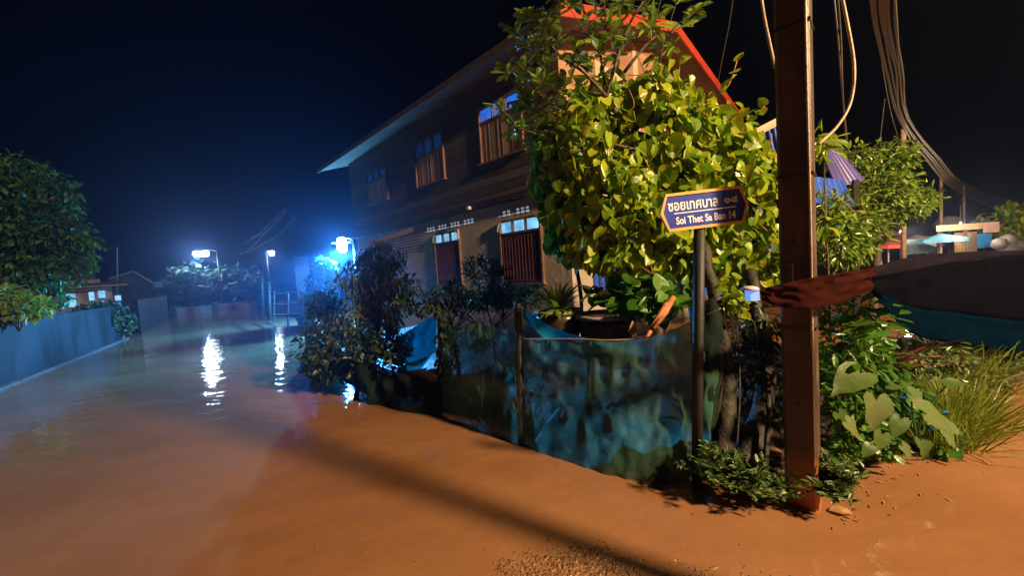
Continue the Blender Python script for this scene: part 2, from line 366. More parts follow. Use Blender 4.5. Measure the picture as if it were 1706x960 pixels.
# roof surfaces: two slopes, the near end overhangs the gable
EL, ZL, PV, ZP, ER, ZR_ = -.8, 4.70, 3.07, 6.02, 8.0, 5.38
def zroof(v): return ZL + (ZP - ZL) * (v - EL) / (PV - EL) if v < PV else ZP + (ZR_ - ZP) * (v - PV) / (ER - PV)
def slope(name, va, vb, u0, u1, mat, dz=.0, th=.05, par=None, wav=0):
    za, zb = zroof(va) + dz, zroof(vb) + dz
    V = []; n = 80 if wav else 1
    for s in (0, th):
        for i in range(n + 1):
            u = u0 + (u1 - u0) * i / n; q = wav * math.sin(i * math.pi * .9) if wav else 0
            V += [hp(u, va, za + s + q), hp(u, vb, zb + s + q)]
    k = 2 * (n + 1); Fs = []
    for i in range(n):
        a = 2 * i; Fs += [(a, a + 1, a + 3, a + 2), (k + a, k + a + 2, k + a + 3, k + a + 1), (a, a + 2, k + a + 2, k + a), (a + 1, k + a + 1, k + a + 3, a + 3)]
    Fs += [(0, k, k + 1, 1), (2 * n, 2 * n + 1, k + 2 * n + 1, k + 2 * n)]
    return mesh(name, V, Fs, mat, par or house)
slope('roof', EL, PV, -.6, 8.3, M['roofsheet'], 0, .05)
slope('roof', PV, ER, -.6, 8.3, M['roofsheet'], 0, .05)
slope('soffit', EL + .02, PV, -.58, 8.26, M['soffit'], -.022, .018)
slope('soffit', PV, ER - .02, -.58, 8.26, M['soffit'], -.022, .018)
mb = MB()
def fascia(va, vb, u):
    a, b = hp(u, va, zroof(va) - .10), hp(u, vb, zroof(vb) - .10)
    P = [a, b, b + UZ * .19, a + UZ * .19]; P += [q - d1 * .03 for q in P]
    mb.add(P, [(0, 1, 2, 3), (4, 7, 6, 5), (0, 4, 5, 1), (1, 5, 6, 2), (2, 6, 7, 3), (3, 7, 4, 0)])
fascia(EL - .02, PV, -.605); fascia(PV, ER, -.605)
mb.build('fascia', M['redtrim'], house)
hbox(MB(), -.6, 8.3, EL - .03, EL - .003, ZL - .05, ZL + .06).build('eave_board', M['roofsheet'], house)
# gable end
V = [hp(.04, -.06, 2.80), hp(.04, VH, 2.80), hp(.04, VH, zroof(VH) - .03), hp(.04, PV, zroof(PV) - .03), hp(.04, -.06, zroof(-.06) - .03)]
V = [p - d1 * .045 for p in V] + [p + d1 * .06 for p in V]
mesh('gable_wall', V, [(0, 1, 2, 3, 4), (9, 8, 7, 6, 5)] + [(i, (i + 1) % 5 + 0, (i + 1) % 5 + 5, i + 5) for i in range(5)], M['peach'], house)
hbox(MB(), 0, .14, .142, VH, 0, 2.68).build('end_wall', M['plaster'], house)
mb = MB()
hbox(mb, -.06, -.006, .9, 1.9, 3.35, 4.9); hbox(mb, -.06, -.006, 2.3, 2.5, 2.9, 5.6)
mb.build('gable_panel', M['cream'], house)
g = MB(); hbox(g, -.05, -.007, 2.9, 3.5, 4.0, 5.0); g.build('gable_window', M['frame_wood'], house)
# windows of the long wall
blue_glass = mat_lit_glass('blue_window_pane', (.03, .18, .85), 1.3)
dim_glass = mat_lit_glass('dim_blue_window_pane', (.012, .06, .22), .35)
lit_glass = mat_lit_glass('bright_cyan_window_pane', (.25, .65, 1.0), 1.3)
def window(u0, u1, z0, z1, zt, vf, glass, shut, leaves, name='window', arch=False):
    fr = MB(); t = .035
    hbox(fr, u0, u0 + t, vf - .05, vf + .06, z0, z1); hbox(fr, u1 - t, u1, vf - .05, vf + .06, z0, z1)
    hbox(fr, u0 + t, u1 - t, vf - .05, vf + .06, z1 - t, z1); hbox(fr, u0 - .03, u1 + .03, vf - .08, vf + .06, z0 - .03, z0)
    hbox(fr, u0 + t, u1 - t, vf - .045, vf + .055, zt - .02, zt + .015)
    du = (u1 - u0 - 2 * t) / leaves
    for k in range(1, leaves): hbox(fr, u0 + t + k * du - .015, u0 + t + k * du + .015, vf - .046, vf + .05, zt + .015, z1 - t)
    if arch:   # plaster fillets that round the head of the opening
        for s, uu in ((1, u0), (-1, u1)):
            P = [(0, 0)] + [(.20 * (1 - math.sin(a)), .20 * (1 - math.cos(a))) for a in np.linspace(0, math.pi / 2, 8)]
            pts = [(0, 0)] + [(.2 - .2 * math.sin(a), .2 - .2 * math.cos(a)) for a in np.linspace(math.pi / 2, 0, 8)]
            poly = [hp(uu + s * (-.01 + a), vf - .07, z1 + .01 - b) for a, b in pts]
            k = len(poly); V = poly + [p + d2 * .03 for p in poly]
            fr_m = mesh('arch_corner', V, [tuple(range(k)), tuple(range(2 * k - 1, k - 1, -1))] + [(i, (i + 1) % k, (i + 1) % k + k, i + k) for i in range(k)], M['plaster'], house)
    f = fr.build(name, M['frame_wood'], house)
    g = MB(); hbox(g, u0 + t, u1 - t, vf + .0, vf + .01, zt + .015, z1 - t); g.build('pane', glass, f)
    for k in range(leaves):
        s = MB(); a, b = u0 + t + k * du + .006, u0 + t + (k + 1) * du - .006
        hbox(s, a, b, vf - .02, vf + .01, z0 + .004, zt - .022)
        so = s.build('shutter', shut, f)
        q = MB()
        if shut is M['shutter']:
            for c in range(1, 3): hbox(q, a + (b - a) * c / 3 - .004, a + (b - a) * c / 3 + .004, vf - .028, vf - .021, z0 + .02, zt - .04)
        else:
            hbox(q, a + .01, b - .01, vf - .032, vf - .021, z0 + .03, z0 + .07); hbox(q, a + .01, b - .01, vf - .032, vf - .021, zt - .09, zt - .05)
            for c in range(4): hbox(q, a + .03 + c * (b - a - .07) / 3, a + .042 + c * (b - a - .07) / 3, vf - .034, vf - .021, z0 + .075, zt - .095)
        q.build('batten', M['frame_wood'] if shut is M['shutter'] else M['redwood'], f)
    return f
window(.77, 1.86, 3.47, 4.47, 4.20, -.06, blue_glass, M['shutter'], 3)
window(3.03, 4.15, 3.47, 4.47, 4.12, -.06, dim_glass, M['shutter'], 3)
window(5.56, 6.76, 3.50, 4.34, 4.08, -.06, dim_glass, M['shutter'], 3)
window(.55, 1.56, 1.22, 2.36, 2.12, .0, lit_glass, M['redwood'], 3, arch=True)
window(2.77, 3.70, 1.22, 2.36, 2.14, .0, lit_glass, M['redwood'], 3, arch=True)
lit_hole = mat_emit('lit_vent_opening', (.65, .78, 1.0), .32)
for (ua, ub, rows) in ((.2, .5, 1), (.82, 1.60, 2), (2.32, 4.1, 2)):
    v = MB(); n = int((ub - ua) / .115)
    for i in range(n):
        if i % 4 == 3: continue
        for r_ in range(rows): hbox(v, ua + i * .115, ua + i * .115 + .062, -.008, -.002, 2.44 + r_ * .058, 2.475 + r_ * .058)
    hbox(v, ua, ub, -.0015, -.001, 2.45, 2.46)
    v.build('vent_grille', lit_hole, house)
# small lean-to roof with a pale rafter
mb = MB(); a, b = onwall(688, 382, -.25), onwall(612, 408, -.9); mb.tube([a, b], .05, 4, .5); mb.build('rafter', M['soffit'], house)
mb = MB()
for k in range(7):
    a, b = onwall(700, 388 + k * 5, -.1), onwall(632, 405 + k * 4, -.5); mb.tube([a, b], .012, 4)
mb.build('louvre', M['darkwood'], house)
c = onwall(783, 350, -.1); MB().box(c - d1 * .05, d1 * .09, -d2 * .07, UZ * .07).build('wall_lamp', M['gutter'], house, bevel=.01)
for v_ in (1.2, 3.3, 5.2, VH - .1):
    hbox(MB(), -.02, .0 - .002, v_, v_ + .12, 0, 2.68).build('corner_post', M['darkwood'], house)

# ------------------------------------------------------------------ leaves
def unit(a): return a / (np.linalg.norm(a, axis=-1, keepdims=True) + 1e-9)
def shape_heart():
    V = [(0, 0, 0), (.5, 0, -.03), (1, 0, -.14)]
    S = [(-.10, .18, .03), (-.02, .38, .06), (.25, .47, .07), (.55, .40, .04), (.84, .19, -.05)]
    V += S + [(x, -y, z) for x, y, z in S]
    return V, [(0, 3, 4, 5, 1), (1, 5, 6, 7, 2), (0, 1, 10, 9, 8), (1, 2, 12, 11, 10)]
def shape_oval(wd=.22, ob=.62):
    V = [(0, 0, 0), (.5, 0, .0), (1, 0, -.10)]; S = [(.25, wd * .6, .04), (ob, wd, .05), (.88, wd * .65, 0)]
    V += S + [(x, -y, z) for x, y, z in S]
    return V, [(0, 3, 4, 1), (1, 4, 5, 2), (0, 1, 7, 6), (1, 2, 8, 7)]
def shape_small():
    V = [(0, 0, 0), (.5, .26, .04), (1, 0, -.05), (.5, -.26, .04)]
    return V, [(0, 1, 2, 3)]
def shape_blade(wd=.03, droop=.35):
    n = 5; V = []
    for i in range(n + 1):
        t = i / n; ww = wd * (1 - t) ** .7 + .002; V += [(t, ww, -droop * t * t), (t, -ww, -droop * t * t)]
    return V, [(2 * i, 2 * i + 1, 2 * i + 3, 2 * i + 2) for i in range(n)]
def shape_taro():
    S = [(-.20, .12), (-.27, .28), (-.08, .42), (.25, .42), (.6, .27), (.88, .09)]
    V = [(0, 0, 0), (.35, 0, -.02), (.7, 0, -.08), (1.05, 0, -.22)]
    L1 = [(x, y, .10 * y + (.05 if i % 2 else -.02) - .15 * max(0, x) ** 2 - (.08 if x < -.2 else 0)) for i, (x, y) in enumerate(S)]
    V += L1 + [(x, -y, z) for x, y, z in L1]
    return V, [(0, 4, 5, 6), (0, 6, 7, 1), (1, 7, 8, 2), (2, 8, 9, 3), (0, 12, 11, 10), (0, 1, 13, 12), (1, 2, 14, 13), (2, 3, 15, 14)]
def place(name, mat, shape, P, D, Nn, S, parent=None, smooth=False, curl=.6):
    """one mesh with a leaf of the given shape at every point: D along the leaf, Nn its upper side"""
    P, D, Nn, S = np.array(P, float), unit(np.array(D, float)), np.array(Nn, float), np.array(S, float)
    Nn = unit(Nn - D * (Nn * D).sum(1, keepdims=True)); B = np.cross(Nn, D)
    T, Fs = shape; T = np.array(T, float); k = len(T); n = len(P)
    zs = 1 + curl * rng.normal(size=(n, 1, 1)); ys = 1 + .12 * rng.normal(size=(n, 1, 1))
    V = P[:, None] + S[:, None, None] * (T[None, :, :1] * D[:, None] + ys * T[None, :, 1:2] * B[:, None] + zs * T[None, :, 2:] * Nn[:, None])
    V = V.reshape(-1, 3); me = bpy.data.meshes.new(name)
    lv = np.concatenate([np.array(f) for f in Fs]); ln = np.array([len(f) for f in Fs])
    loops = (lv[None] + (np.arange(n) * k)[:, None]).ravel(); tot = np.tile(ln, n); st = np.concatenate([[0], np.cumsum(tot)[:-1]])
    me.vertices.add(len(V)); me.vertices.foreach_set('co', V.astype(np.float32).ravel())
    me.loops.add(len(loops)); me.loops.foreach_set('vertex_index', loops.astype(np.int32))
    me.polygons.add(len(tot)); me.polygons.foreach_set('loop_start', st.astype(np.int32))
    me.polygons.foreach_set('use_smooth', np.full(len(tot), smooth)); me.update(calc_edges=True); me.validate()
    me.materials.append(mat); o = bpy.data.objects.new(name, me); link(o)
    if parent is not None: o.parent = parent; o.matrix_parent_inverse = Matrix.Translation(-Vector(parent.location))
    return o
def lumps_px(ls):   # (px, py, depth, rx px, ry px[, depth radius m]) -> centre, radii in metres
    out = []
    for l in ls:
        x, y, Y, rx, ry = l[:5]; c = at(x, y, Y); a, b = rx * Y / F, ry * Y / F
        out.append((c, np.array([a, l[5] if len(l) > 5 else (a + b) * .45, b])))
    return out
def sample(ls, n, shell=.55, clump=0):
    vol = np.array([np.prod(r) ** .66 for _, r in ls]); cnt = rng.multinomial(n, vol / vol.sum()); P, Nn = [], []
    for (c, r), k in zip(ls, cnt):
        d = unit(rng.normal(size=(k, 3))); rad = shell + (1.05 - shell) * rng.random((k, 1)) ** .6
        if clump:
            cl = unit(rng.normal(size=(clump, 3))); idx = rng.integers(0, clump, k); d = unit(cl[idx] + .33 * rng.normal(size=(k, 3)))
            rad = rad * (.85 + .3 * rng.random((clump, 1)))[idx]
        P.append(c + d * rad * r); Nn.append(unit(d / r))
    return np.concatenate(P), np.concatenate(Nn)
def foliage(name, mat, shape, ls, n, size, parent=None, shell=.55, clump=0, droop=.5, outward=.6, up=.6, zmin=.02, sv=(.65, .7), **kw):
    P, Nn = sample(ls, n, shell, clump); P[:, 2] = np.maximum(P[:, 2], zmin)
    k = len(P); D = outward * Nn + rng.normal(size=(k, 3)) * .55 + np.array([0, 0, -droop]); U = Nn * .7 + np.array([0, 0, up]) + rng.normal(size=(k, 3)) * .45
    S = size * (sv[0] + sv[1] * rng.random(k)); return place(name, mat, shape, P, D, U, S, parent, **kw)
def trunk(parent, pts, r0, r1, mat=None, name='trunk', n=9):
    C = curve_pts(pts, 14); k = len(C)
    C = [c + np.array([vnoise(i * .9, 0, 1, 3) - .5, vnoise(i * .9, 4, 1, 5) - .5, 0]) * r0 * .7 for i, c in enumerate(C)]
    rr = [(r0 + (r1 - r0) * i / (k - 1)) * (.88 + .25 * random.random()) for i in range(k)]
    return MB().tube(C, rr, n).build(name, mat or M['bark'], parent, True)
def twigs(parent, root, ls, n, r=.006, mat=None, name='twigs'):
    mb = MB(); P, _ = sample(ls, n, .4)
    for p in P:
        q = root + (p - root) * .5 + rng.normal(size=3) * .06; mb.tube(curve_pts([root + (p - root) * .25 * random.random(), q, p], 4), [r, r * .9, r * .7, r * .5, r * .3], 4)
    return mb.build(name, mat or M['bark'], parent, True)

# --- the yellow-green heart-leaved creeper over the fence
vine_l = lumps_px([(a, b, Y + .18, c, d) for a, b, Y, c, d in [(985, 245, 3.3, 85, 75), (1090, 215, 3.3, 95, 75), (1180, 250, 3.3, 85, 70), (940, 300, 3.5, 55, 60), (1010, 340, 3.2, 85, 80), (1110, 330, 3.25, 90, 95),
                   (1210, 330, 3.3, 80, 95), (1250, 420, 3.3, 55, 70), (1180, 420, 3.35, 70, 50), (1080, 415, 3.25, 90, 48), (990, 405, 3.3, 60, 40), (1220, 255, 3.3, 35, 25), (1000, 170, 3.4, 45, 40), (1080, 165, 3.4, 50, 40)]])
vine = thing('heart_leaved_creeper', 'dense yellow-green creeper of heart shaped leaves hanging behind the street sign', 'creeper', onz(1225, 770, .1))
foliage('leaves', M['vine'], shape_heart(), vine_l, 5400, .10, vine, shell=.6, sv=(.5, .85), droop=1.1, outward=.35, up=.35, clump=26)
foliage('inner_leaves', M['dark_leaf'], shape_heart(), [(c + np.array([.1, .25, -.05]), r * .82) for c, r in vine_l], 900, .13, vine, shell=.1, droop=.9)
mb = MB()
for k in range(46):
    i = random.randrange(len(vine_l)); c, r = vine_l[i]; a = c + rng.normal(size=3) * r * .6; a[1] -= abs(r[1]) * .6
    a[1] = max(a[1], 3.15); b = a + np.array([random.uniform(-.3, .3), -.03, random.uniform(-.35, .1)]); mb.tube(curve_pts([a, (a + b) / 2 + np.array([.05, -.05, -.08]), b], 5), .0035, 4)
for (xa, ya, xb, yb, xc, yc) in ((1195, 160, 1215, 140, 1228, 100), (1225, 215, 1255, 195, 1275, 175), (1120, 160, 1130, 130, 1133, 100), (1095, 160, 1100, 130, 1098, 105)):
    mb.tube(curve_pts([at(xa, ya, 3.3), at(xb, yb, 3.25), at(xc, yc, 3.2)], 6), .004, 4)
mb.build('stems', M['bamboo'], vine, True)
P = [at(x, y, 3.2) for x, y in ((1228, 100), (1222, 118), (1215, 138), (1205, 145), (1209, 150), (1275, 175), (1268, 182), (1262, 188), (1133, 103), (1098, 108), (1100, 125), (1128, 128), (1118, 112))]
place('tip_leaves', M['vine'], shape_heart(), P, rng.normal(size=(len(P), 3)) + [0, 0, .3], rng.normal(size=(len(P), 3)) + [0, -1, .3], [.09] * len(P), vine)
for pts, r0, r1 in (([onz(1212, 790), at(1208, 640, 2.75), at(1195, 520, 2.9), at(1170, 400, 3.2)], .075, .05), ([onz(1240, 800), at(1262, 690, 2.65), at(1275, 600, 2.8), at(1250, 450, 3.2)], .09, .05)):
    trunk(vine, pts, r0, r1)

# --- bright green creeper lobe on the left flank
lob = thing('green_creeper', 'saturated green creeper column hanging left of the heart leaved creeper', 'creeper', onz(930, 735, .1))
lob_l = lumps_px([(925, 265, 3.6, 32, 45), (935, 330, 3.6, 38, 50), (950, 385, 3.6, 38, 40), (910, 235, 3.6, 25, 30)])
M['lobe'] = mat_leaf('saturated_green_leaf', [(.03, .22, .02), (.06, .36, .03), (.10, .44, .05)], .36, .45)
foliage('leaves', M['lobe'], shape_heart(), lob_l, 700, .10, lob, shell=.6, droop=1.0, outward=.4)
trunk(lob, [onz(985, 700, .1), at(975, 560, 3.7), at(955, 400, 3.7)], .03, .015)

# --- small tree with glossy obovate leaves in whorls above the creeper
tree = thing('glossy_leaved_tree', 'tree with whorls of glossy oval leaves reaching over the house gable', 'tree', onz(1180, 780, .1))
trunk(tree, [onz(1185, 775), at(1165, 560, 3.3), at(1120, 380, 3.5), at(1060, 250, 3.5), at(1010, 160, 3.4)], .07, .03, M['bark2'])
limbs = [[(1010, 160), (960, 110), (900, 85), (862, 95)], [(1010, 160), (1000, 90), (985, 60), (950, 50)], [(1010, 160), (1040, 60), (1060, 20), (1080, -10)], [(1060, 250), (980, 230), (920, 215), (880, 235)],
         [(1010, 160), (950, 150), (905, 160), (890, 190)], [(1040, 120), (1080, 70), (1105, 55), (1115, 60)], [(1000, 90), (1010, 30), (1000, 0), (990, -30)], [(980, 230), (930, 180), (900, 190), (875, 170)], [(960, 110), (930, 90), (905, 55), (897, 40)]]
mb = MB(); tips = []
for L_ in limbs:
    C = curve_pts([at(x, y, 3.3 + .12 * math.sin(x)) for x, y in L_], 8); mb.tube(C, list(np.linspace(.016, .005, 9)), 6)
    for i in range(3, 9):
        for _ in range(2 if i < 8 else 3):
            d = rng.normal(size=3) * .13; e = C[i] + d; mb.tube([C[i], (C[i] + e) / 2 + [0, 0, .02], e], .004, 4); tips.append((e, unit(d)))
mb.build('branches', M['bark2'], tree, True)
P, D, U, S = [], [], [], []
for e, d in tips:
    for k in range(random.randint(5, 9)):
        th = random.random() * 6.283; rad = np.array([math.cos(th), math.sin(th), random.uniform(-.5, .5)]); P.append(e + rng.normal(size=3) * .012)
        D.append(rad + d * .5); U.append(np.array([0, 0, 1]) + rng.normal(size=3) * .3); S.append(random.uniform(.10, .17))
place('leaves', M['tree_leaf'], shape_oval(.19, .68), P, D, U, S, tree)

# --- ferny plants and shrubs ------------------------------------------------
def fern(loc, label, n=18, L_=.22, group=None, mat='fern', leaf=.06):
    t = thing('feathery_plant', label, 'plant', loc, group); P, D, U, S = [], [], [], []; mb = MB()
    for k in range(n):
        th = random.random() * 6.283; el = random.uniform(.5, 1.45); d = np.array([math.cos(th) * math.cos(el), math.sin(th) * math.cos(el), math.sin(el)])
        l = 1.35 * L_ * random.uniform(.6, 1.2); st = [np.array(loc) + d * l * s + np.array([0, 0, -.35 * l * s * s]) for s in np.linspace(0, 1, 8)]
        mb.tube(st, .0025, 4); side = unit(np.cross(d, [0, 0, 1.]))
        for i in range(2, 8):
            for sg in (-1, 1):
                for q in range(2):
                    P.append(st[i] + rng.normal(size=3) * .006); D.append(side * sg + d * random.uniform(.2, .9) + rng.normal(size=3) * .25); U.append([0, 0, 1] + rng.normal(size=3) * .3); S.append(leaf * random.uniform(.7, 1.4) * (1.25 - i / 12))
    mb.build('stems', M['bark2'], t); place('leaves', M[mat], shape_oval(.16, .5), P, D, U, S, t); return t
G = 'feathery plants at the foot of the fence'
fern(onz(1182, 800, .12), 'feathery green plant at the sign post foot', 15, .21, G)
fern(onz(1215, 808, .10), 'feathery green plant right of the sign post', 13, .20, G)
fern(onz(1252, 815, .10), 'low feathery plant just left of the concrete pole', 14, .19, G)
fern(onz(1288, 828, .06), 'small drooping feathery plant against the left face of the concrete pole', 8, .13, G)
fern(onz(1392, 815, .12), 'feathery plant just right of the concrete pole', 18, .20, G)
fern(onz(1402, 850, .10) + np.array([0.02, .1, 0]), 'small feathery plant beside the pale fallen leaf', 12, .12, G)

def shrub(name, label, cat, loc, ls, mat, shape, n, size, tk=.02, **kw):
    t = thing(name, label, cat, loc); lp = lumps_px(ls); tops = lp[0][0]
    trunk(t, [np.array(loc) + [0, 0, -.05], (np.array(loc) + tops) / 2 + [.03, 0, 0], tops], tk, tk * .5)
    twigs(t, (np.array(loc) + tops * 2) / 3, lp, 24, tk * .25)
    foliage('leaves', M[mat], shape, lp, n, size, t, **kw); return t
# right of pole
shrub('lanceolate_shrub', 'shrub of long pointed green leaves right of the concrete pole', 'shrub', onz(1400, 720, .1), [(1410, 520, 2.5, 40, 35), (1400, 570, 2.4, 45, 40), (1430, 610, 2.5, 55, 40), (1390, 640, 2.35, 25, 50), (1440, 545, 2.6, 30, 40)], 'green_leaf', shape_oval(.13, .45), 480, .12, .014, outward=.9, droop=.2, shell=.3)
t = thing('red_cordyline', 'dark plant with arching red strap leaves behind the broad leaves', 'plant', onz(1480, 700, .1))
b = at(1472, 620, 2.9); P = [b + rng.normal(size=3) * .03 for _ in range(34)]
place('leaves', M['red_leaf'], shape_blade(.09, .55), P, [rng.normal(size=3) * [1, .7, 0] + [0, 0, random.uniform(.2, 1.2)] for _ in P], [[0, 0, 1]] * len(P), [random.uniform(.25, .42) for _ in P], t)
trunk(t, [onz(1480, 720, .0), b], .02, .018)
def taro(loc, label, leaves, group='broad leaved taro plants'):
    t = thing('taro_plant', label, 'plant', loc, group); mb = MB(); P, D, U, S = [], [], [], []
    for (x, y, Y, s, dx, dz, nx, ny, nz) in leaves:
        c = at(x, y, Y); mb.tube(curve_pts([np.array(loc), (np.array(loc) * .45 + c * .55) + np.array([0, .02, .05]), c], 6), list(np.linspace(.009, .004, 7)), 6)
        P.append(c); D.append((dx, -.2, dz)); U.append((nx, ny, nz)); S.append(s)
    mb.build('stalks', M['fern'], t, True); place('leaves', M['taro'], shape_taro(), P, D, U, S, t, smooth=True, curl=.3); return t
taro(onz(1430, 765, .08), 'broad heart leaved taro nearest the concrete pole with pale upper leaf', [(1432, 622, 2.15, .21, -1, -.5, .1, -.5, .8), (1460, 668, 2.15, .19, -.2, -1, .1, -.9, .4), (1398, 690, 2.15, .10, .5, -1, -.2, -.8, .5), (1412, 705, 2.1, .11, .8, -1, .2, -.8, .5), (1480, 640, 2.3, .14, .9, .1, 0, -.4, .9), (1405, 650, 2.3, .12, -1, .2, 0, -.3, .9)])
taro(onz(1530, 745, .08), 'broad leaved taro with a glossy arrow leaf beside the lime grass', [(1520, 660, 2.4, .21, .6, -.8, .3, -.6, .7), (1545, 690, 2.25, .22, 1.1, -.55, .1, -.5, .8), (1535, 735, 2.2, .13, .2, -1, 0, -.8, .4), (1575, 720, 2.3, .12, .5, -1, 0, -.7, .5), (1500, 700, 2.25, .13, -.5, -.7, 0, -.6, .6), (1580, 640, 2.5, .13, 1, .2, 0, -.5, .9)])
taro(onz(1490, 770, .06), 'low small leaved taro on the mud between the two larger ones', [(1470, 725, 2.15, .10, -.4, -.9, 0, -.8, .5), (1505, 745, 2.1, .09, .5, -.8, 0, -.7, .5), (1450, 745, 2.1, .08, -.7, -.6, 0, -.6, .7)])
def grass_tuft(name, label, c, spread, n, h, mat='grass', group=None):
    t = thing(name, label, 'grass tuft', c, group); P = np.array(c) + rng.normal(size=(n, 3)) * [spread, spread * .8, 0]
    D = (P - c) * .9 / spread * .45 + rng.normal(size=(n, 3)) * .22 + [0, 0, 1]
    place('blades', M[mat], shape_blade(.013, .22), P, D, rng.normal(size=(n, 3)) * [1, 1, .1], h * (.5 + .6 * rng.random(n)), t); return t
grass_tuft('grass_tuft', 'tall lime green grass clump standing at the verge corner', onz(1590, 725, .05) + [0, .15, 0], .13, 1100, .40)
grass_tuft('grass_tuft', 'short lime grass clump spilling towards the brown water', onz(1620, 690, .05) + [0, .1, 0], .10, 420, .28)
grass_tuft('grass_tuft', 'olive grass clump behind the lime clump', at(1560, 610, 3.6) * [1, 1, 0] + [0, 0, .1], .20, 420, .42)
shrub('leafy_weed', 'low leafy weed filling the gap between the broad leaves and the pole', 'weed', onz(1440, 760, .08), [(1425, 690, 2.4, 36, 34, .12), (1460, 735, 2.3, 34, 26, .1), (1400, 745, 2.3, 20, 30, .08)], 'green_leaf', shape_oval(.26, .5), 420, .065, .008, shell=.2)
shrub('leafy_weed', 'rounded green weed under the arching broad leaves by the grass', 'weed', onz(1540, 745, .08), [(1530, 705, 2.6, 40, 34, .14), (1500, 660, 2.8, 40, 34, .14), (1565, 735, 2.5, 26, 20, .1)], 'green_leaf', shape_oval(.24, .5), 520, .07, .008, shell=.2)
shrub('leafy_weed', 'taller green weed between the red strap leaves and the tarpaulin', 'weed', onz(1540, 690, .08), [(1520, 600, 3.2, 45, 30, .16), (1570, 590, 3.4, 45, 24, .16)], 'fern', shape_oval(.18, .5), 600, .08, .01, shell=.2)
grass_tuft('grass_tuft', 'bright narrow grass clump at the very tip of the verge', onz(1575, 745, .05) + [0, .06, 0], .09, 420, .30)
# trailing ground cover on the verge
gl = [(np.array([*(at(x, y, Y)[:2]), .12]), np.array([.45, .4, .22])) for x, y, Y in ((1600, 620, 3.9), (1640, 600, 4.2), (1690, 590, 4.3), (1750, 590, 4.4), (1560, 620, 3.6))]
go = foliage('ground_cover', M['fern'], shape_oval(.16, .5), gl, 2600, .085, None, shell=.3, droop=-.1)
tag(go, 'olive ground cover trailing along the verge', 'ground cover', kind='stuff')

# ------------------------------------------------------------------ concrete pole
K = onz(1364, 857); K[2] = 0
pole = thing('utility_pole', 'square brown concrete pole with orange light painted on its foot in front of the plants', 'pole', K)
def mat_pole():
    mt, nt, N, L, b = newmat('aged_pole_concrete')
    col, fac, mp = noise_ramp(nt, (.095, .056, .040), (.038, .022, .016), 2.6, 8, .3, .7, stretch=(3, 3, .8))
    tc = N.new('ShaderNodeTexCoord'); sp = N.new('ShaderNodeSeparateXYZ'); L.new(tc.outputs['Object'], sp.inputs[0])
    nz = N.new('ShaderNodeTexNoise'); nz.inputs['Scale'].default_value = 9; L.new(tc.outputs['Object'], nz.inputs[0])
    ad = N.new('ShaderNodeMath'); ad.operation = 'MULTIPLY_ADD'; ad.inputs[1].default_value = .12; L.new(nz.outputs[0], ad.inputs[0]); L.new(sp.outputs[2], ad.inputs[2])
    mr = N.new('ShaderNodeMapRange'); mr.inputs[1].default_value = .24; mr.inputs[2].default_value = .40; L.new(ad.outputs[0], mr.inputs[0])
    mx = N.new('ShaderNodeMix'); mx.data_type = 'RGBA'; L.new(mr.outputs[0], mx.inputs[0]); mx.inputs[6].default_value = (.48, .16, .045, 1); L.new(col, mx.inputs[7])  # orange light on the foot, painted into the base colour
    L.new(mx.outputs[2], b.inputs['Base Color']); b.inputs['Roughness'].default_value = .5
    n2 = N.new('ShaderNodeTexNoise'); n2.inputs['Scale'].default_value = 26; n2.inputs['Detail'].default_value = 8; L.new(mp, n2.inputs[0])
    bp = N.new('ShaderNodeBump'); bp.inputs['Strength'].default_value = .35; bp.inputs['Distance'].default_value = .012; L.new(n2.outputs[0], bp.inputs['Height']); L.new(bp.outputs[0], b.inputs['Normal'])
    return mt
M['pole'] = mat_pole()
M['edge'] = mat_basic('pale_chipped_edge', (.46, .34, .25), (.30, .2, .14), 12, .5, .3)
PW = .155
def square_pole(par, K, h, w0=.2, w1=.165):
    V = []; lv = 24
    for i in range(lv + 1):
        z = -.5 + (h + .5) * i / lv; w_ = w0 + (w1 - w0) * max(0, z) / h; c_ = .014
        ring = [(c_, 0), (w_ - c_, 0), (w_, c_), (w_, w_ - c_), (w_ - c_, w_), (c_, w_), (0, w_ - c_), (0, c_)]
        V += [K + d1 * a + d2 * b_ + UZ * z for a, b_ in ring]
    Fs = [(i * 8 + j, i * 8 + (j + 1) % 8, (i + 1) * 8 + (j + 1) % 8, (i + 1) * 8 + j) for i in range(lv) for j in range(8)]
    Fs += [tuple(range(8))[::-1], tuple(lv * 8 + j for j in range(8))]
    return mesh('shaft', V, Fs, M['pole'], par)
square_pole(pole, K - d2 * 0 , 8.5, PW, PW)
# earthing conduit running down the pole edge and a recessed bolt plate
mb = MB(); mb.tube([K + d1 * .012 - d2 * .010 + UZ * z + d1 * .002 * math.sin(z * 3) for z in np.linspace(.95, 8.4, 40)], .007, 6); mb.build('ground_wire', M['edge'], pole, True)
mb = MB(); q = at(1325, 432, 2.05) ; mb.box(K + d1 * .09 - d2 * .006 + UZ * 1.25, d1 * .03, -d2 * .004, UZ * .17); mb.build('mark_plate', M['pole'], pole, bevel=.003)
for z_ in (.62, 1.55, 2.05, 2.55, 3.1):     # bolt holes and chips
    MB().tube([K + d1 * .085 - d2 * .004 + UZ * z_, K + d1 * .085 + d2 * .01 + UZ * z_], .009, 8).build('bolt_hole', M['black_metal'], pole)
for z_ in (1.05, 1.9, 2.7): 
    mb = MB(); e_ = .004
    for a_, b_ in ((K - d1 * e_ - d2 * e_, d1 * (PW + 2 * e_)),): mb.box(a_ + UZ * z_, b_, -d2 * .0015, UZ * .014)
    mb.box(K - d1 * e_ - d2 * e_ + UZ * z_, -d1 * .0015, d2 * (PW + 2 * e_), UZ * .014); mb.build('strap', M['cable_dark'], pole)
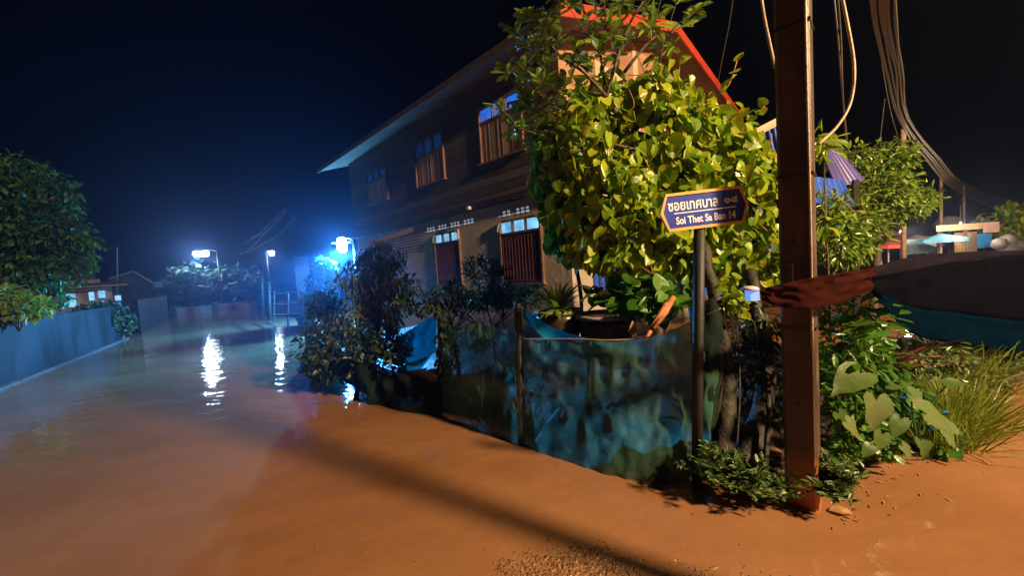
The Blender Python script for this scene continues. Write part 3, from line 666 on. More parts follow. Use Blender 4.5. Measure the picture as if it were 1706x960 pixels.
# second pole just outside the frame: its shadow crosses the water
_b = (onz(454, 716) + onz(806, 913)) / 2; K2 = _b + (np.array([7.4, -2.6, 0]) - _b) * .40
pole2 = thing('utility_pole', 'plain concrete pole out of frame whose shadow crosses the water', 'pole', K2); square_pole(pole2, K2, 7.0, .11, .10)

# ------------------------------------------------------------------ street sign
sb = onz(1158, 808); sb[2] = 0; SY = sb[1]
sign = thing('street_sign', 'blue street name sign with yellow border and Thai lettering on a black post', 'street sign', sb)
ptop = at(1167, 378, SY - .03)
mb = MB(); mb.tube([sb - UZ * .3, sb * .5 + ptop * .5, ptop + UZ * .12 ], .033, 12); mb.build('post', M['black_metal'], sign, True)
c0 = at(1173, 348, SY - .06); ex = unit(at(1248, 340, SY - .05) - at(1098, 358, SY - .07)); ex[2] = ex[2]
yb = at(1173, 318, SY - .06) - at(1173, 379, SY - .06); ey = unit(yb - ex * (yb @ ex)); en = np.cross(ex, ey)   # towards the viewer
if en[1] > 0: en = -en
Wd = np.linalg.norm(at(1248, 340, SY - .06) - at(1098, 358, SY - .06)) / 2; Hd = .5 * 62 / F * SY * .97; ind = Wd * .16
def hexpts(a): 
    s = a; return [(-(Wd - s * 1.15), 0), (-(Wd - ind - s * .4), Hd - s), ((Wd - ind - s * .4), Hd - s), ((Wd - s * 1.15), 0), ((Wd - ind - s * .4), -(Hd - s)), (-(Wd - ind - s * .4), -(Hd - s))]
def hexplate(name, a, z0, z1, mat, hole=None):
    O_ = hexpts(a); mb = MB()
    if hole is None:
        V = [c0 + ex * x + ey * y + en * z0 for x, y in O_] + [c0 + ex * x + ey * y + en * z1 for x, y in O_]
        mb.add(V, [tuple(range(6)), tuple(range(11, 5, -1))] + [(i, (i + 1) % 6, (i + 1) % 6 + 6, i + 6) for i in range(6)])
    else:
        I_ = hexpts(hole); V = [c0 + ex * x + ey * y + en * z for z in (z0, z1) for pts in (O_, I_) for x, y in pts]
        for i in range(6):
            j = (i + 1) % 6; mb.add([V[i], V[j], V[6 + j], V[6 + i], V[12 + i], V[12 + j], V[18 + j], V[18 + i]], [(0, 1, 2, 3), (7, 6, 5, 4), (0, 4, 5, 1), (3, 2, 6, 7)])
    return mb.build(name, mat, sign)
hexplate('panel', .012, -.008, .004, M['sign_blue']); hexplate('border', 0, -.012, .010, M['sign_frame'], .0165)
def text(body, cx, cy, wid, hei, bold=0.0, name='lettering'):
    cu = bpy.data.curves.new(name, 'FONT'); cu.body = body; cu.size = 1; cu.extrude = 0; cu.offset = bold; cu.resolution_u = 4
    to = bpy.data.objects.new('tmp_text', cu); link(to); bpy.context.view_layer.update()
    me = bpy.data.meshes.new_from_object(to); bpy.data.objects.remove(to)
    co = np.array([v.co[:] for v in me.vertices]); mn, mx = co.min(0), co.max(0)
    for v, p in zip(me.vertices, co):
        x = (p[0] - (mn[0] + mx[0]) / 2) / (mx[0] - mn[0]) * wid + cx; y = (p[1] - (mn[1] + mx[1]) / 2) / (mx[1] - mn[1]) * hei + cy
        v.co = Vector(c0 + ex * x + ey * y + en * .0055)
    me.materials.clear(); me.materials.append(M['sign_white']); o = bpy.data.objects.new(name, me); link(o)
    o.parent = sign; o.matrix_parent_inverse = Matrix.Translation(-Vector(sign.location))
u_ = 2 * Wd / 150
text('ซอยเทศบาล', -.125 * Wd * 2, 9.2 * u_, 84 * u_, 14.5 * u_, .022); text('๑๔', 45.5 * u_, 10.2 * u_, 23 * u_, 10 * u_, .022)
text('Soi Thet Sa Ban 14', 1 * u_, -14.5 * u_, 101 * u_, 12.5 * u_, .026)
mb = MB(); a = c0 + ex * (-52 * u_) + ey * (-3.2 * u_) + en * .0045; mb.box(a, ex * 105 * u_, ey * 1.7 * u_, en * .002); mb.build('rule_line', M['sign_white'], sign)
mb = MB()
for q in (-.01, .045): mb.box(c0 - ex * .045 + ey * (q - .04) - en * .012, ex * .09, ey * .015, -en * .02)
mb.build('clamp', M['black_metal'], sign)

# ------------------------------------------------------------------ fence of shade netting
def ribbon(name, tops, bots, mat, parent=None, nu=60, nv=22, wrinkle=.02, th=.004, seed=0, fold=0):
    T, B = curve_pts(tops, nu), curve_pts(bots, nu); V = []
    for s in (0, 1):
        for i in range(nu + 1):
            t0_, b0_ = T[i], B[i]; a = T[min(i + 1, nu)] - T[max(i - 1, 0)]; nrm = unit(np.cross(a, b0_ - t0_ + 1e-6))
            for j in range(nv + 1):
                q = j / nv; p = t0_ * (1 - q) + b0_ * q
                wv = wrinkle * (2 * vnoise(i * .23 + seed, j * .35, 1, seed) - 1) * (.3 + .7 * math.sin(math.pi * min(1, q * 1.2 + .1))) + fold * math.sin(i * .55 + j * .12) * q
                V.append(p + nrm * (wv + s * th))
    w_ = nv + 1; k = (nu + 1) * w_
    Fs = [(i * w_ + j, (i + 1) * w_ + j, (i + 1) * w_ + j + 1, i * w_ + j + 1) for i in range(nu) for j in range(nv)]
    if th > .003:
        Fs += [tuple(k + q for q in f[::-1]) for f in Fs]
        Fs += [(i * w_, k + i * w_, k + (i + 1) * w_, (i + 1) * w_) for i in range(nu)] + [(i * w_ + nv, (i + 1) * w_ + nv, k + (i + 1) * w_ + nv, k + i * w_ + nv) for i in range(nu)]
    else: V = V[:k]
    return mesh(name, V, Fs, mat, parent, True)
def tb(px_b, py_b, px_t, py_t, lean=0.0):
    b = onz(px_b, py_b); return at(px_t, py_t, b[1] + lean), b - UZ * .05
cols = [tb(862, 742, 868, 566, .02), tb(905, 757, 915, 566, .05), tb(960, 775, 965, 566, .08), tb(1010, 792, 1020, 568, .1), tb(1060, 803, 1080, 563, .12), tb(1110, 806, 1120, 552, .14), tb(1150, 803, 1152, 537, .16), tb(1180, 792, 1200, 515, .25)]
M['net_black'] = mat_net('black_shade_net', (.02, .035, .03), (.012, .02, .018), .06, .2)
fence = thing('net_fence', 'sagging dark green shade net fence between the sign post and the short dark post', 'fence', cols[3][1])
ribbon('net', [c[0] for c in cols], [c[1] for c in cols], M['net'], fence, 110, 36, .034, .002, 1, .005)
MB().tube(curve_pts([c[0] + UZ * .004 for c in cols], 40), .005, 5).build('top_rope', M['edge'], fence, True)
b = onz(866, 742); MB().tube([b - UZ * .3, at(866, 600, b[1] + .03), at(862, 506, b[1] + .05)], .032, 8).build('fence_post', M['darkwood'], fence)
b = onz(1188, 790); MB().tube([b - UZ * .3 + [0, .12, 0], at(1198, 640, b[1] + .2), at(1196, 505, b[1] + .3)], .03, 8).build('fence_post', M['darkwood'], fence)
bY = b[1]
ribbon('folded_net', [at(1150, 545, bY + .14), at(1172, 505, bY + .12), at(1192, 500, bY + .1), at(1204, 540, bY + .14)], [at(1160, 700, bY + .1), at(1172, 720, bY + .08), at(1186, 715, bY + .08), at(1196, 690, bY + .12)], M['net_black'], fence, 24, 20, .03, .002, 3, .0)
Y0 = cols[0][0][1]
ribbon('blue_flap', [at(870, 512, Y0 - .02), at(920, 545, Y0 - .06), at(975, 563, Y0 - .16), at(1012, 575, Y0 - .26)], [at(872, 530, Y0 - .03), at(915, 572, Y0 - .09), at(965, 592, Y0 - .19), at(1014, 585, Y0 - .28)], M['net_blue'], fence, 30, 8, .012, .004, 2)
cols2 = [tb(862, 742, 862, 560, .02), tb(820, 726, 825, 545, .05), tb(780, 710, 785, 540, .05), tb(735, 695, 738, 545, .05)]
fence2 = thing('net_fence', 'overgrown dark net fence panel left of the short dark post', 'fence', cols2[1][1])
ribbon('net', [c[0] for c in cols2], [c[1] for c in cols2], M['net'], fence2, 50, 24, .05, .002, 7)
cols3 = [tb(735, 697, 738, 640, .05), tb(690, 689, 692, 632, .05), tb(640, 679, 640, 612, .05), tb(580, 661, 580, 590, .05), tb(505, 606, 507, 560, .05)]
shadow_strip = thing('net_fence', 'low black net strip added for the shade along the water under the weeping shrub', 'fence', cols3[1][1])
ribbon('net', [c[0] for c in cols3], [c[1] for c in cols3], M['net_black'], shadow_strip, 70, 14, .06, .002, 5)  # dark strip added where the water's edge only lies in shadow
sh = thing('plastic_sheet', 'plain bright blue plastic sheet hung slanting on the fence under the dark bushes', 'plastic sheet', onz(700, 650))
ys = onz(700, 650)[1]
ribbon('sheet', [at(664, 562, ys), at(695, 542, ys), at(728, 520, ys - .1)], [at(662, 606, ys), at(695, 606, ys), at(726, 586, ys - .1)], M['net_blue'], sh, 24, 16, .02, .004, 9)
ribbon('lower_strip', [at(668, 610, ys + .0), at(720, 592, ys - .06)], [at(660, 628, ys), at(690, 628, ys - .03)], M['net_blue'], sh, 12, 8, .02, .004, 8)
for (x, y) in ((662, 640), (732, 660)):
    b = onz(x, y); MB().tube([b - UZ * .3, at(x, 530 if x > 700 else 560, b[1])], .025, 7).build('stake', M['darkwood'], sh)
# bamboo stick leaning behind the net
st = thing('bamboo_stick', 'orange brown bamboo stick leaning through the sagging net', 'stick', onz(1000, 700))
MB().tube([at(1112, 505, 2.85), at(1060, 590, 2.75), at(1004, 678, 2.62)], [.020, .014, .010], 8).build('culm', M['bamboo'], st, True)
MB().tube([at(1122, 495, 2.9), at(1108, 520, 2.84), at(1088, 548, 2.78)], [.02, .026, .018], 8).build('root_end', M['bamboo'], st, True)
st2 = thing('bamboo_stick', 'thin grey twig standing behind the net below the sign', 'stick', onz(1040, 690))
MB().tube([at(1105, 640, 2.75), at(1035, 680, 2.65)], [.012, .005], 6).build('twig', M['bark2'], st2, True)

soil_patch('soil_mound', [onz(880, 735), onz(960, 765), onz(1060, 790), onz(1130, 795), onz(1150, 740), onz(1060, 700), onz(950, 690)], .34, 9)
# pots behind the net
def pot(cx, cy, Y, rpx, hgt, label, rim, soil=True):
    c = at(cx, cy, Y); r = rpx * Y / F; t = thing('plant_pot', label, 'plant pot', c - UZ * hgt)
    MB().lathe(c - UZ * hgt, [(r * .62, 0), (r * .8, hgt * .3), (r * .93, hgt * .75), (r * .95, hgt - .035)], 32).build('bowl', M['pot'], t, True)
    MB().lathe(c, [(r * .96, -.034), (r * 1.02, -.03), (r * 1.03, 0), (r * .9, .002), (r * .88, -.028), (.01, -.03)], 32).build('rim', M[rim], t, True)
    return c, r
c1, r1 = pot(930, 516, 3.7, 40, .42, 'large dark pot with mossy yellow rim holding a rosette plant', 'pot_rim')
c2, r2 = pot(1010, 522, 3.5, 52, .40, 'wide brown basin with pale rim beside the rosette pot', 'basin_rim')
t = thing('rosette_plant', 'bright green rosette of pointed leaves growing in the mossy rimmed pot', 'plant', c1)
n = 70; th = rng.random(n) * 6.283; el = rng.random(n) * 1.1 + .1
D = np.stack([np.cos(th) * np.cos(el), np.sin(th) * np.cos(el), np.sin(el)], 1)
place('leaves', M['grass'], shape_blade(.10, .25), c1 + D * .02, D, [[0, 0, 1]] * n + D * -.4, .26 + .12 * rng.random(n), t)
t = thing('water_plant', 'green plant with broad blotched leaves standing in the brown basin', 'plant', c2)
lp = lumps_px([(1060, 492, 3.3, 50, 26), (1010, 492, 3.5, 40, 20), (1095, 500, 3.1, 35, 25), (1120, 478, 3.2, 30, 20)])
foliage('leaves', M['green_leaf'], shape_heart(), lp, 190, .13, t, shell=.3, up=.8, droop=.3)
twigs(t, c2 + np.array([.15, -.1, 0]), lp, 18, .005)
q = at(1052, 538, 3.0); t = thing('dry_leaf', 'single curled orange leaf hanging behind the net rim', 'leaf', q)
place('blade', M['dry_leaf'], shape_oval(.3, .5), [q, q + [.01, 0, .02]], [[.1, 0, -1], [-.1, 0, -1]], [[0, -1, .1], [.4, -1, 0]], [.12, .1], t)

# garden hedge plants behind the fence, left to right
shrub('weeping_shrub', 'pale olive weeping shrub under the bright blue street lamp', 'shrub', onz(620, 650), [(632, 432, 5.3, 38, 32, .25), (605, 470, 5.3, 44, 40, .3), (645, 480, 5.1, 34, 50, .22), (600, 530, 5.3, 56, 46, .3), (655, 535, 5.1, 14, 34, .12)], 'willow_leaf', shape_oval(.12, .5), 5200, .095, .04, droop=1.4, outward=.3, shell=.3, clump=18)
shrub('dark_shrub', 'dark bush mounded left of the blue plastic sheet', 'shrub', onz(600, 640), [(560, 585, 4.9, 60, 45, .3), (625, 600, 4.6, 50, 45, .25), (545, 530, 5.6, 30, 45, .3)], 'dark_leaf', shape_oval(.2, .5), 2400, .10, .04, shell=.3, clump=18)
shrub('lit_creeper', 'turquoise lit creeper edge just left under the bright blue lamp', 'creeper', onz(512, 553), [(540, 448, 12.3, 18, 18), (530, 475, 12.2, 17, 22), (518, 505, 12, 15, 20), (508, 530, 11.8, 10, 16)], 'teal_leaf', shape_heart(), 1500, .13, .02, shell=.6, droop=.8)
shrub('trailing_shrub', 'dark trailing shrub hanging over the fence right of the blue sheet', 'shrub', onz(770, 680), [(740, 495, 4.0, 46, 26, .12), (795, 490, 5.2, 50, 22, .15), (742, 560, 3.9, 18, 45, .1), (800, 560, 3.6, 14, 26, .06), (745, 600, 3.95, 16, 50, .1)], 'dark_leaf', shape_oval(.14, .5), 1300, .085, .03, droop=.9, outward=.4, shell=.2, clump=22)
shrub('variegated_shrub', 'low mixed shrub with pale leaf tips above the net fence', 'shrub', onz(830, 690), [(810, 500, 5.0, 38, 18), (850, 496, 5.0, 38, 20), (885, 500, 5.0, 22, 18), (700, 505, 4.4, 35, 20, .12), (680, 480, 4.6, 22, 22, .12)], 'fern', shape_oval(.22, .5), 1100, .065, .02, droop=.2, shell=.5, clump=14)
shrub('conifer_sapling', 'narrow dark sapling rising before the plaster wall by the far lower window', 'sapling', onz(835, 640), [(836, 480, 5.0, 12, 30), (800, 450, 5.2, 26, 16)], 'dark_leaf', shape_oval(.08, .5), 420, .12, .014, droop=-.5)
shrub('backlit_shrub', 'dark glittering bush between the black trunks and the concrete pole', 'shrub', onz(1275, 790, .1), [(1270, 545, 2.9, 30, 50), (1255, 620, 2.9, 35, 60), (1290, 690, 2.7, 35, 50), (1230, 560, 3.1, 25, 50)], 'dark_leaf', shape_oval(.22, .5), 900, .07, .02, shell=.3)
shrub('small_leaved_creeper', 'cluster of round yellow leaves beside the folded net top', 'creeper', onz(1225, 780, .1), [(1225, 505, 2.75, 18, 24), (1218, 480, 2.75, 15, 20)], 'vine', shape_heart(), 70, .065, .008, shell=.5, droop=.3)
M['stone'] = mat_basic('rough_stone', (.22, .11, .075), (.09, .055, .04), 14, .7, .8, 30)
for k, (x, y, r_, lb) in enumerate(((1222, 775, .09, 'brown stone between the black trunks'), (1290, 760, .075, 'reddish broken stone left of the concrete pole'), (1262, 790, .055, 'small stone lowest of the three by the trunks'))):
    c = onz(x, y, .12); mb = MB(); n_ = 8
    mb.lathe(c, [(r_ * math.sin(math.pi * (i + .3) / n_), -r_ * .8 * math.cos(math.pi * (i + .3) / n_)) for i in range(n_)], 14)
    o = mb.build('stone', M['stone'], None, False); tag(o, lb, 'stone')
    for v in o.data.vertices: v.co += Vector([(vnoise(v.co.x * 3, v.co.z * 3, 8, k + d) - .5) * .07 for d in range(3)])

# fallen leaf and debris by the pole
q = onz(1392, 850, .012); t = thing('fallen_leaf', 'pale dry leaf floating at the concrete pole foot', 'leaf', q)
place('blade', M['dry_leaf'], shape_oval(.28, .5), [q - [.04, 0, 0]], [[1, -.35, .1]], [[0, -.1, 1]], [.11], t)
mb = MB(); q0 = None
P, D, U, S = [], [], [], []
for _ in range(50):
    x, y = random.uniform(1400, 1700), 0; x = random.choice([random.uniform(1390, 1500), random.uniform(1400, 1700)]); y = random.uniform(770, 880) - (x - 1400) * .25
    P.append(onz(x, y, .006)); D.append([random.uniform(-1, 1), random.uniform(-1, 1), 0]); U.append([0, 0, 1]); S.append(random.uniform(.015, .045))
for _ in range(60):
    x, y = random.uniform(150, 1300), random.uniform(650, 955)
    P.append(onz(x, y, .005)); D.append([random.uniform(-1, 1), random.uniform(-1, 1), 0]); U.append([0, 0, 1]); S.append(random.uniform(.008, .022))
tag(place('leaf_litter', M['dry_leaf'], shape_oval(.2, .5), P, D, U, S), 'scattered leaf litter floating near the verge', 'litter', kind='stuff')
for (xa, ya, xb, yb, lb) in ((1560, 745, 1650, 775, 'long thin twig lying in shallow water below the lime grass'), (1570, 640, 1680, 690, 'pale dry stalk bent over the water by the verge')):
    t = MB().tube(curve_pts([onz(xa, ya, .02), onz((xa + xb) / 2, (ya + yb) / 2 - 6, .03), onz(xb, yb, .006)], 8), [.006] * 5 + [.004] * 4, 5).build('twig', M['bamboo'], None, True); tag(t, lb, 'twig')

# ------------------------------------------------------------------ tarpaulin tied across the pole
def mat_tarp():
    return [mat_net(n_, c, tuple(x * .7 for x in c), .0, .12) for n_, c in (('red_fabric', (.038, .010, .007)), ('navy_fabric', (.004, .004, .008)), ('blue_fabric', (.001, .008, .020)), ('grey_fabric', (.014, .012, .02)))]
TR, TN, TBm, TG = mat_tarp()
tarp = thing('tarpaulin', 'long red, black and blue tarpaulin stretched across the concrete pole towards the right', 'tarpaulin', (K[0] + 1.2, K[1] + .8, 0))
def tp(seq): return [at(*q) for q in seq]
ribbon('red_panel', tp([(1262, 484, 1.93), (1300, 474, 1.90), (1370, 460, 1.88), (1455, 446, 2.05)]), tp([(1270, 500, 1.93), (1300, 512, 1.90), (1370, 512, 1.88), (1455, 484, 2.05)]), TR, tarp, 60, 18, .024, .005, 3)
topy = [(1455, 446, 2.05), (1520, 428, 2.7), (1600, 420, 3.3), (1720, 417, 3.9), (1900, 415, 4.4)]
mid1 = [(1455, 462, 2.05), (1520, 452, 2.7), (1600, 436, 3.3), (1720, 424, 3.9), (1900, 419, 4.4)]
mid2 = [(1455, 484, 2.05), (1520, 512, 2.7), (1600, 522, 3.3), (1720, 537, 3.9), (1900, 550, 4.4)]
boty = [(1455, 488, 2.06), (1520, 556, 2.72), (1600, 574, 3.32), (1720, 590, 3.92), (1900, 600, 4.42)]
ribbon('grey_panel', tp(topy), tp(mid1), TG, tarp, 40, 6, .022, .005, 4)
ribbon('navy_panel', tp(mid1), tp(mid2), TN, tarp, 40, 12, .022, .005, 5)
ribbon('blue_panel', tp(mid2), tp(boty), TBm, tarp, 40, 8, .022, .005, 6)
q = at(1249, 482, 1.95); lamp = thing('lantern', 'small pale dome cap over a blue striped cube at the red tarpaulin end', 'lantern', q - UZ * .1)
o = MB().lathe(q + [.0, 0, -.004], [(.045, 0), (.040, .012), (.02, .02), (.002, .022)], 18).build('cap', mat_basic('pale_lilac_plastic', (.7, .6, .75), (.6, .5, .65), 5, .4, 0), lamp, True)
mb = MB()
a = q + np.array([-.012, -.025, -.062])
mb.box(a, (.045, 0, 0), (0, .045, 0), (0, 0, .055)); mb.build('light_box', mat_emit('blue_lantern_box', (.06, .2, .9), .7), lamp)
mb = MB()
for k in range(5): mb.box(a + [-.002, -.002, .006 + k * .011], (.049, 0, 0), (0, .049, 0), (0, 0, .004))
mb.build('stripe', mat_emit('pale_lantern_stripe', (.4, .6, 1), .6), lamp)

# ------------------------------------------------------------------ cables
def cable(pts, r, mat, label, group=None, name='cable', n=26):
    o = MB().tube(curve_pts([at(*p) for p in pts], n), r, 6).build(name, M[mat], None, True); tag(o, label, 'cable', group); return o
for k in range(9):
    s = k / 8; j = random.uniform(-.3, .3)
    q = [random.uniform(-1, 1) for _ in range(6)]
    cable([(1446 + 46 * s + 8 * q[0], -60, 3.6), (1458 + 38 * s + 8 * q[1], 40, 4.2), (1478 + 30 * s + 6 * q[2], 120, 5.2), (1500 + 14 * s + 4 * q[3], 200, 7), (1540 + 26 * s - 6 * j, 262, 10), (1600 + 12 * s, 322 - 14 * s, 16), (1690, 356 - 22 * s, 24), (1760, 352 - 26 * s, 30)], .010 + .006 * random.random(), 'cable', 'grey overhead cable in the thick bundle sweeping down at right', 'overhead cable bundle')
cable([(1395, -40, 2.6), (1410, 30, 2.6), (1423, 110, 2.6), (1417, 170, 2.6), (1395, 210, 2.55), (1364, 240, 2.4)], .010, 'edge', 'pale thick cable looping back to the concrete pole')
cable([(1386, -40, 3.2), (1396, 60, 3.3), (1403, 150, 3.6), (1415, 270, 4.4)], .006, 'cable', 'thin grey cable hanging straight down just right of the pole')
cable([(1393, -40, 3.0), (1401, 60, 3.3), (1404, 150, 3.5), (1410, 250, 4.2)], .006, 'cable', 'thinner grey cable close beside the straight hanging one', None)
cable([(1226, -40, 3.2), (1215, 40, 4), (1203, 100, 5), (1195, 145, 6)], .004, 'cable', 'thin cable slanting to the roof edge left of the pole')
cable([(1264, -40, 2.6), (1272, 20, 2.5), (1282, 70, 2.4), (1291, 112, 2.3)], .009, 'edge', 'pale cable running into the left face of the pole')
cable([(1448, -40, 5), (1470, 110, 6), (1485, 190, 8), (1500, 240, 9)], .008, 'cable', 'single cable left of the thick bundle')
cable([(1474, 165, 7), (1466, 235, 9)], .008, 'cable', 'short stay wire below the thick bundle')
for k, (x0, y0, x1, y1) in enumerate(((420, 412, 450, 378), (425, 395, 447, 384), (432, 410, 462, 392), (438, 385, 446, 376))):
    cable([(x0 - 20, y0 + 12, 22), (x0, y0, 21), (x1, y1, 19), (x1 + 30, y1 - 30, 18)], .009, 'edge', 'glinting overhead wire above the small far lamp', 'wires over the lane')

# ------------------------------------------------------------------ street lamps of the lane
def street_lamp(px, py, Y, label, col, watts, headw, polepx, stren, ground=True, rad=.09, tilt=0):
    c = at(px, py, Y); b = at(polepx, py, Y).copy(); b[2] = 0; t = thing('street_lamp', label, 'street lamp', b)
    MB().tube([b - UZ * .3, np.array([b[0], b[1], c[2] + .25])], [.07, .05], 10).build('post', M['darkwood'], t, True)
    MB().tube(curve_pts([np.array([b[0], b[1], c[2] + .1]), (b + c) / 2 * [1, 1, 0] + [0, 0, c[2] + .22], c + UZ * .1], 8), .025, 6).build('arm', M['lampbody'], t, True)
    MB().box(c + [-headw * .5, -.08, .05], (headw, 0, 0), (0, .16, 0), (0, 0, .05)).build('housing', M['lampbody'], t, bevel=.01)
    ax = np.array([headw * .5 - rad, 0, tilt]); MB().tube([c - ax - [.02, 0, 0], c - ax, c, c + ax, c + ax + [.02, 0, 0]], [rad * .6, rad, rad, rad, rad * .6], 14).build('lens', mat_emit('lamp_lens', col, stren), t, True)
    pl = point('lamp_light', tuple(float(v) for v in c + np.array([0, -.3, -.15])), LAMP_BLUE if Y < 20 else LAMP_FAR, watts, .12); pl.parent = t; pl.matrix_parent_inverse = Matrix.Translation(-Vector(t.location))
    if Y < 20:      # the lamp head throws most of its light downwards
        sl = bpy.data.lights.new('lamp_beam', 'SPOT'); sl.color = LAMP_BLUE; sl.energy = W_SPOT; sl.spot_size = R(172); sl.spot_blend = .12; sl.shadow_soft_size = .12
        so = bpy.data.objects.new('lamp_beam', sl); link(so); so.location = [float(v) for v in c + np.array([0, -.3, -.18])]; so.parent = t; so.matrix_parent_inverse = Matrix.Translation(-Vector(t.location))
    return t
street_lamp(570, 408, 13, 'dazzling blue-white street lamp beside the house end', (.35, .7, 1.0), W_BLUE, .66, 590, 70, rad=.27)
street_lamp(335, 423, 24.6, 'wide white street lamp over the far flooded lane', (.7, .88, 1.0), W_FAR, 1.15, 362, 40, rad=.18)
street_lamp(453, 422, 27, 'small tilted white street lamp far down the lane', (.9, .92, 1.0), W_FAR2, .5, 444, 25, rad=.17)

# ------------------------------------------------------------------ left side of the lane
w0, w1 = onz(-60, 668), onz(205, 565); wl = thing('boundary_wall', 'low bluish concrete wall along the left edge of the flood', 'wall', w0)
dw = unit(w1 - w0); nw = np.array([dw[1], -dw[0], 0])
L_ = np.linalg.norm(w1 - w0); MB().box(w0 - UZ * .3, dw * L_, -nw * .14, UZ * 1.4).build('wall_body', mat_basic('mouldy_concrete', (.013, .015, .02), (.002, .003, .004), 1.3, .85, .5, 9, lo=.45, hi=.58, stretch=(1, 1, .35)), wl)
mb = MB()
for k in range(2): mb.box(w0 + dw * (L_ * k - .1) - UZ * .3 + nw * .03, dw * .18, -nw * .2, UZ * 1.50)
mb.build('pillar', M['concrete'], wl)
mb = MB(); mb.box(w0 + nw * .035 - UZ * .1, dw * L_, nw * .12, UZ * .13); mb.build('kerb', M['white_line'], wl)
wa, wb = onz(236, 556), onz(282, 532)
wl2 = thing('boundary_wall', 'short dark gate wall beyond the low bluish wall', 'wall', wa); d_ = wb - wa
MB().box(wa - UZ * .3, d_, (-.14, 0, 0), UZ * 1.5).build('wall_body', M['darkwood'], wl2)
wa, wb = onz(284, 527), onz(425, 514); wl3 = thing('boundary_wall', 'pale low wall at the far end of the flooded lane', 'wall', wa)
MB().box(wa - UZ * .3, (wb - wa), (0, .2, 0), UZ * .75).build('wall_body', M['concrete'], wl3)
mb = MB()
for k in (0, 4, 8): mb.box(wa + (wb - wa) * (k / 8.5) - [0, .03, .3], (.25, 0, 0), (0, .26, 0), UZ * .85)
mb.build('pillar', M['white_line'], wl3)
# flat roofed house on the left
def at0(x, y, Y): return at(x, y, Y)
def slab(x0, y0, x1, y1, Y, dep, name, mat, par, dz=None):
    a, b, c_, d_ = at(x0, y0, Y), at(x1, y0, Y), at(x1, y1, Y), at(x0, y1, Y)
    a = a.copy(); h = a[2] - d_[2]; mb = MB(); w_ = b - a
    mb.box(d_, w_ * [1, 0, 0], unit(np.array([d_[0] + b[0], d_[1] + b[1], 0]) / 2 + np.array([-.12 * dep, 0, 0])) * dep, (0, 0, h)); return mb.build(name, mat, par)
lh = thing('low_house', 'low house with tan wall and lit blue windows behind the left wall', 'house', at(110, 540, 15) * [1, 1, 0])
tan = mat_basic('tan_wall', (.62, .46, .36), (.5, .36, .28), 2, .8, .2)
slab(38, 482, 195, 545, 15, 2.5, 'front_wall', tan, lh); slab(60, 472, 168, 478, 14.6, 5, 'roof_edge', M['gutter'], lh); slab(60, 477, 205, 484, 14.7, 4.5, 'roof', M['roofsheet'], lh)
slab(120, 478.5, 214, 481, 14.3, .2, 'gutter', M['gutter'], lh); slab(96, 410, 160, 474, 16.5, 3, 'upper_block', mat_basic('dark_brown_wall', (.16, .09, .07), (.1, .06, .05), 2, .8, .2), lh)
for x0, x1, y0, y1 in ((114, 128, 490, 512), (149, 158, 487, 501), (164, 176, 485, 497), (192, 202, 493, 501)): 
    f = slab(x0 - 1, y0 - 1, x1 + 1, y1 + 1, 14.96, .03, 'window', M['gutter'], lh); slab(x0, y0, x1, y1, 14.93, .02, 'pane', lit_glass, f)
gh = thing('gabled_house', 'small dark gabled house with pale blue wall at the lane end', 'house', at(235, 520, 19) * [1, 1, 0])
a, b, c_, e_, f_ = at(185, 462, 19), at(222, 453, 19), at(258, 472, 19), at(250, 515, 19), at(190, 515, 19)
V = [a, b, c_, e_, f_]; V = V + [p + unit(p * [1, 1, 0]) * 2.2 for p in V]
mesh('walls', V, [(0, 1, 2, 3, 4)[::-1], (5, 6, 7, 8, 9)] + [(i, (i + 1) % 5, (i + 1) % 5 + 5, i + 5) for i in range(5)], mat_basic('dark_house_wall', (.12, .12, .12), (.08, .08, .08), 2, .8, .2), gh)
mb = MB(); mb.tube([at(182, 464, 18.8), at(222, 452, 18.8), at(262, 476, 18.8)], .05, 4); mb.build('roof_edge', M['gutter'], gh)
slab(256, 470, 272, 480, 18, .3, 'side_wall', mat_basic('pale_blue_wall', (.3, .42, .5), (.2, .3, .4), 3, .7, .1), gh)
aw = thing('aerial_mast', 'thin mast with a crossbar behind the low house', 'mast', at(194, 500, 17) * [1, 1, 0])
mb = MB(); mb.tube([at(190, 500, 17) * [1, 1, 0], at(195, 412, 17)], .03, 6); mb.tube([at(150, 414, 17), at(197, 413, 17)], .02, 5); mb.build('mast_tube', M['concrete'], aw)
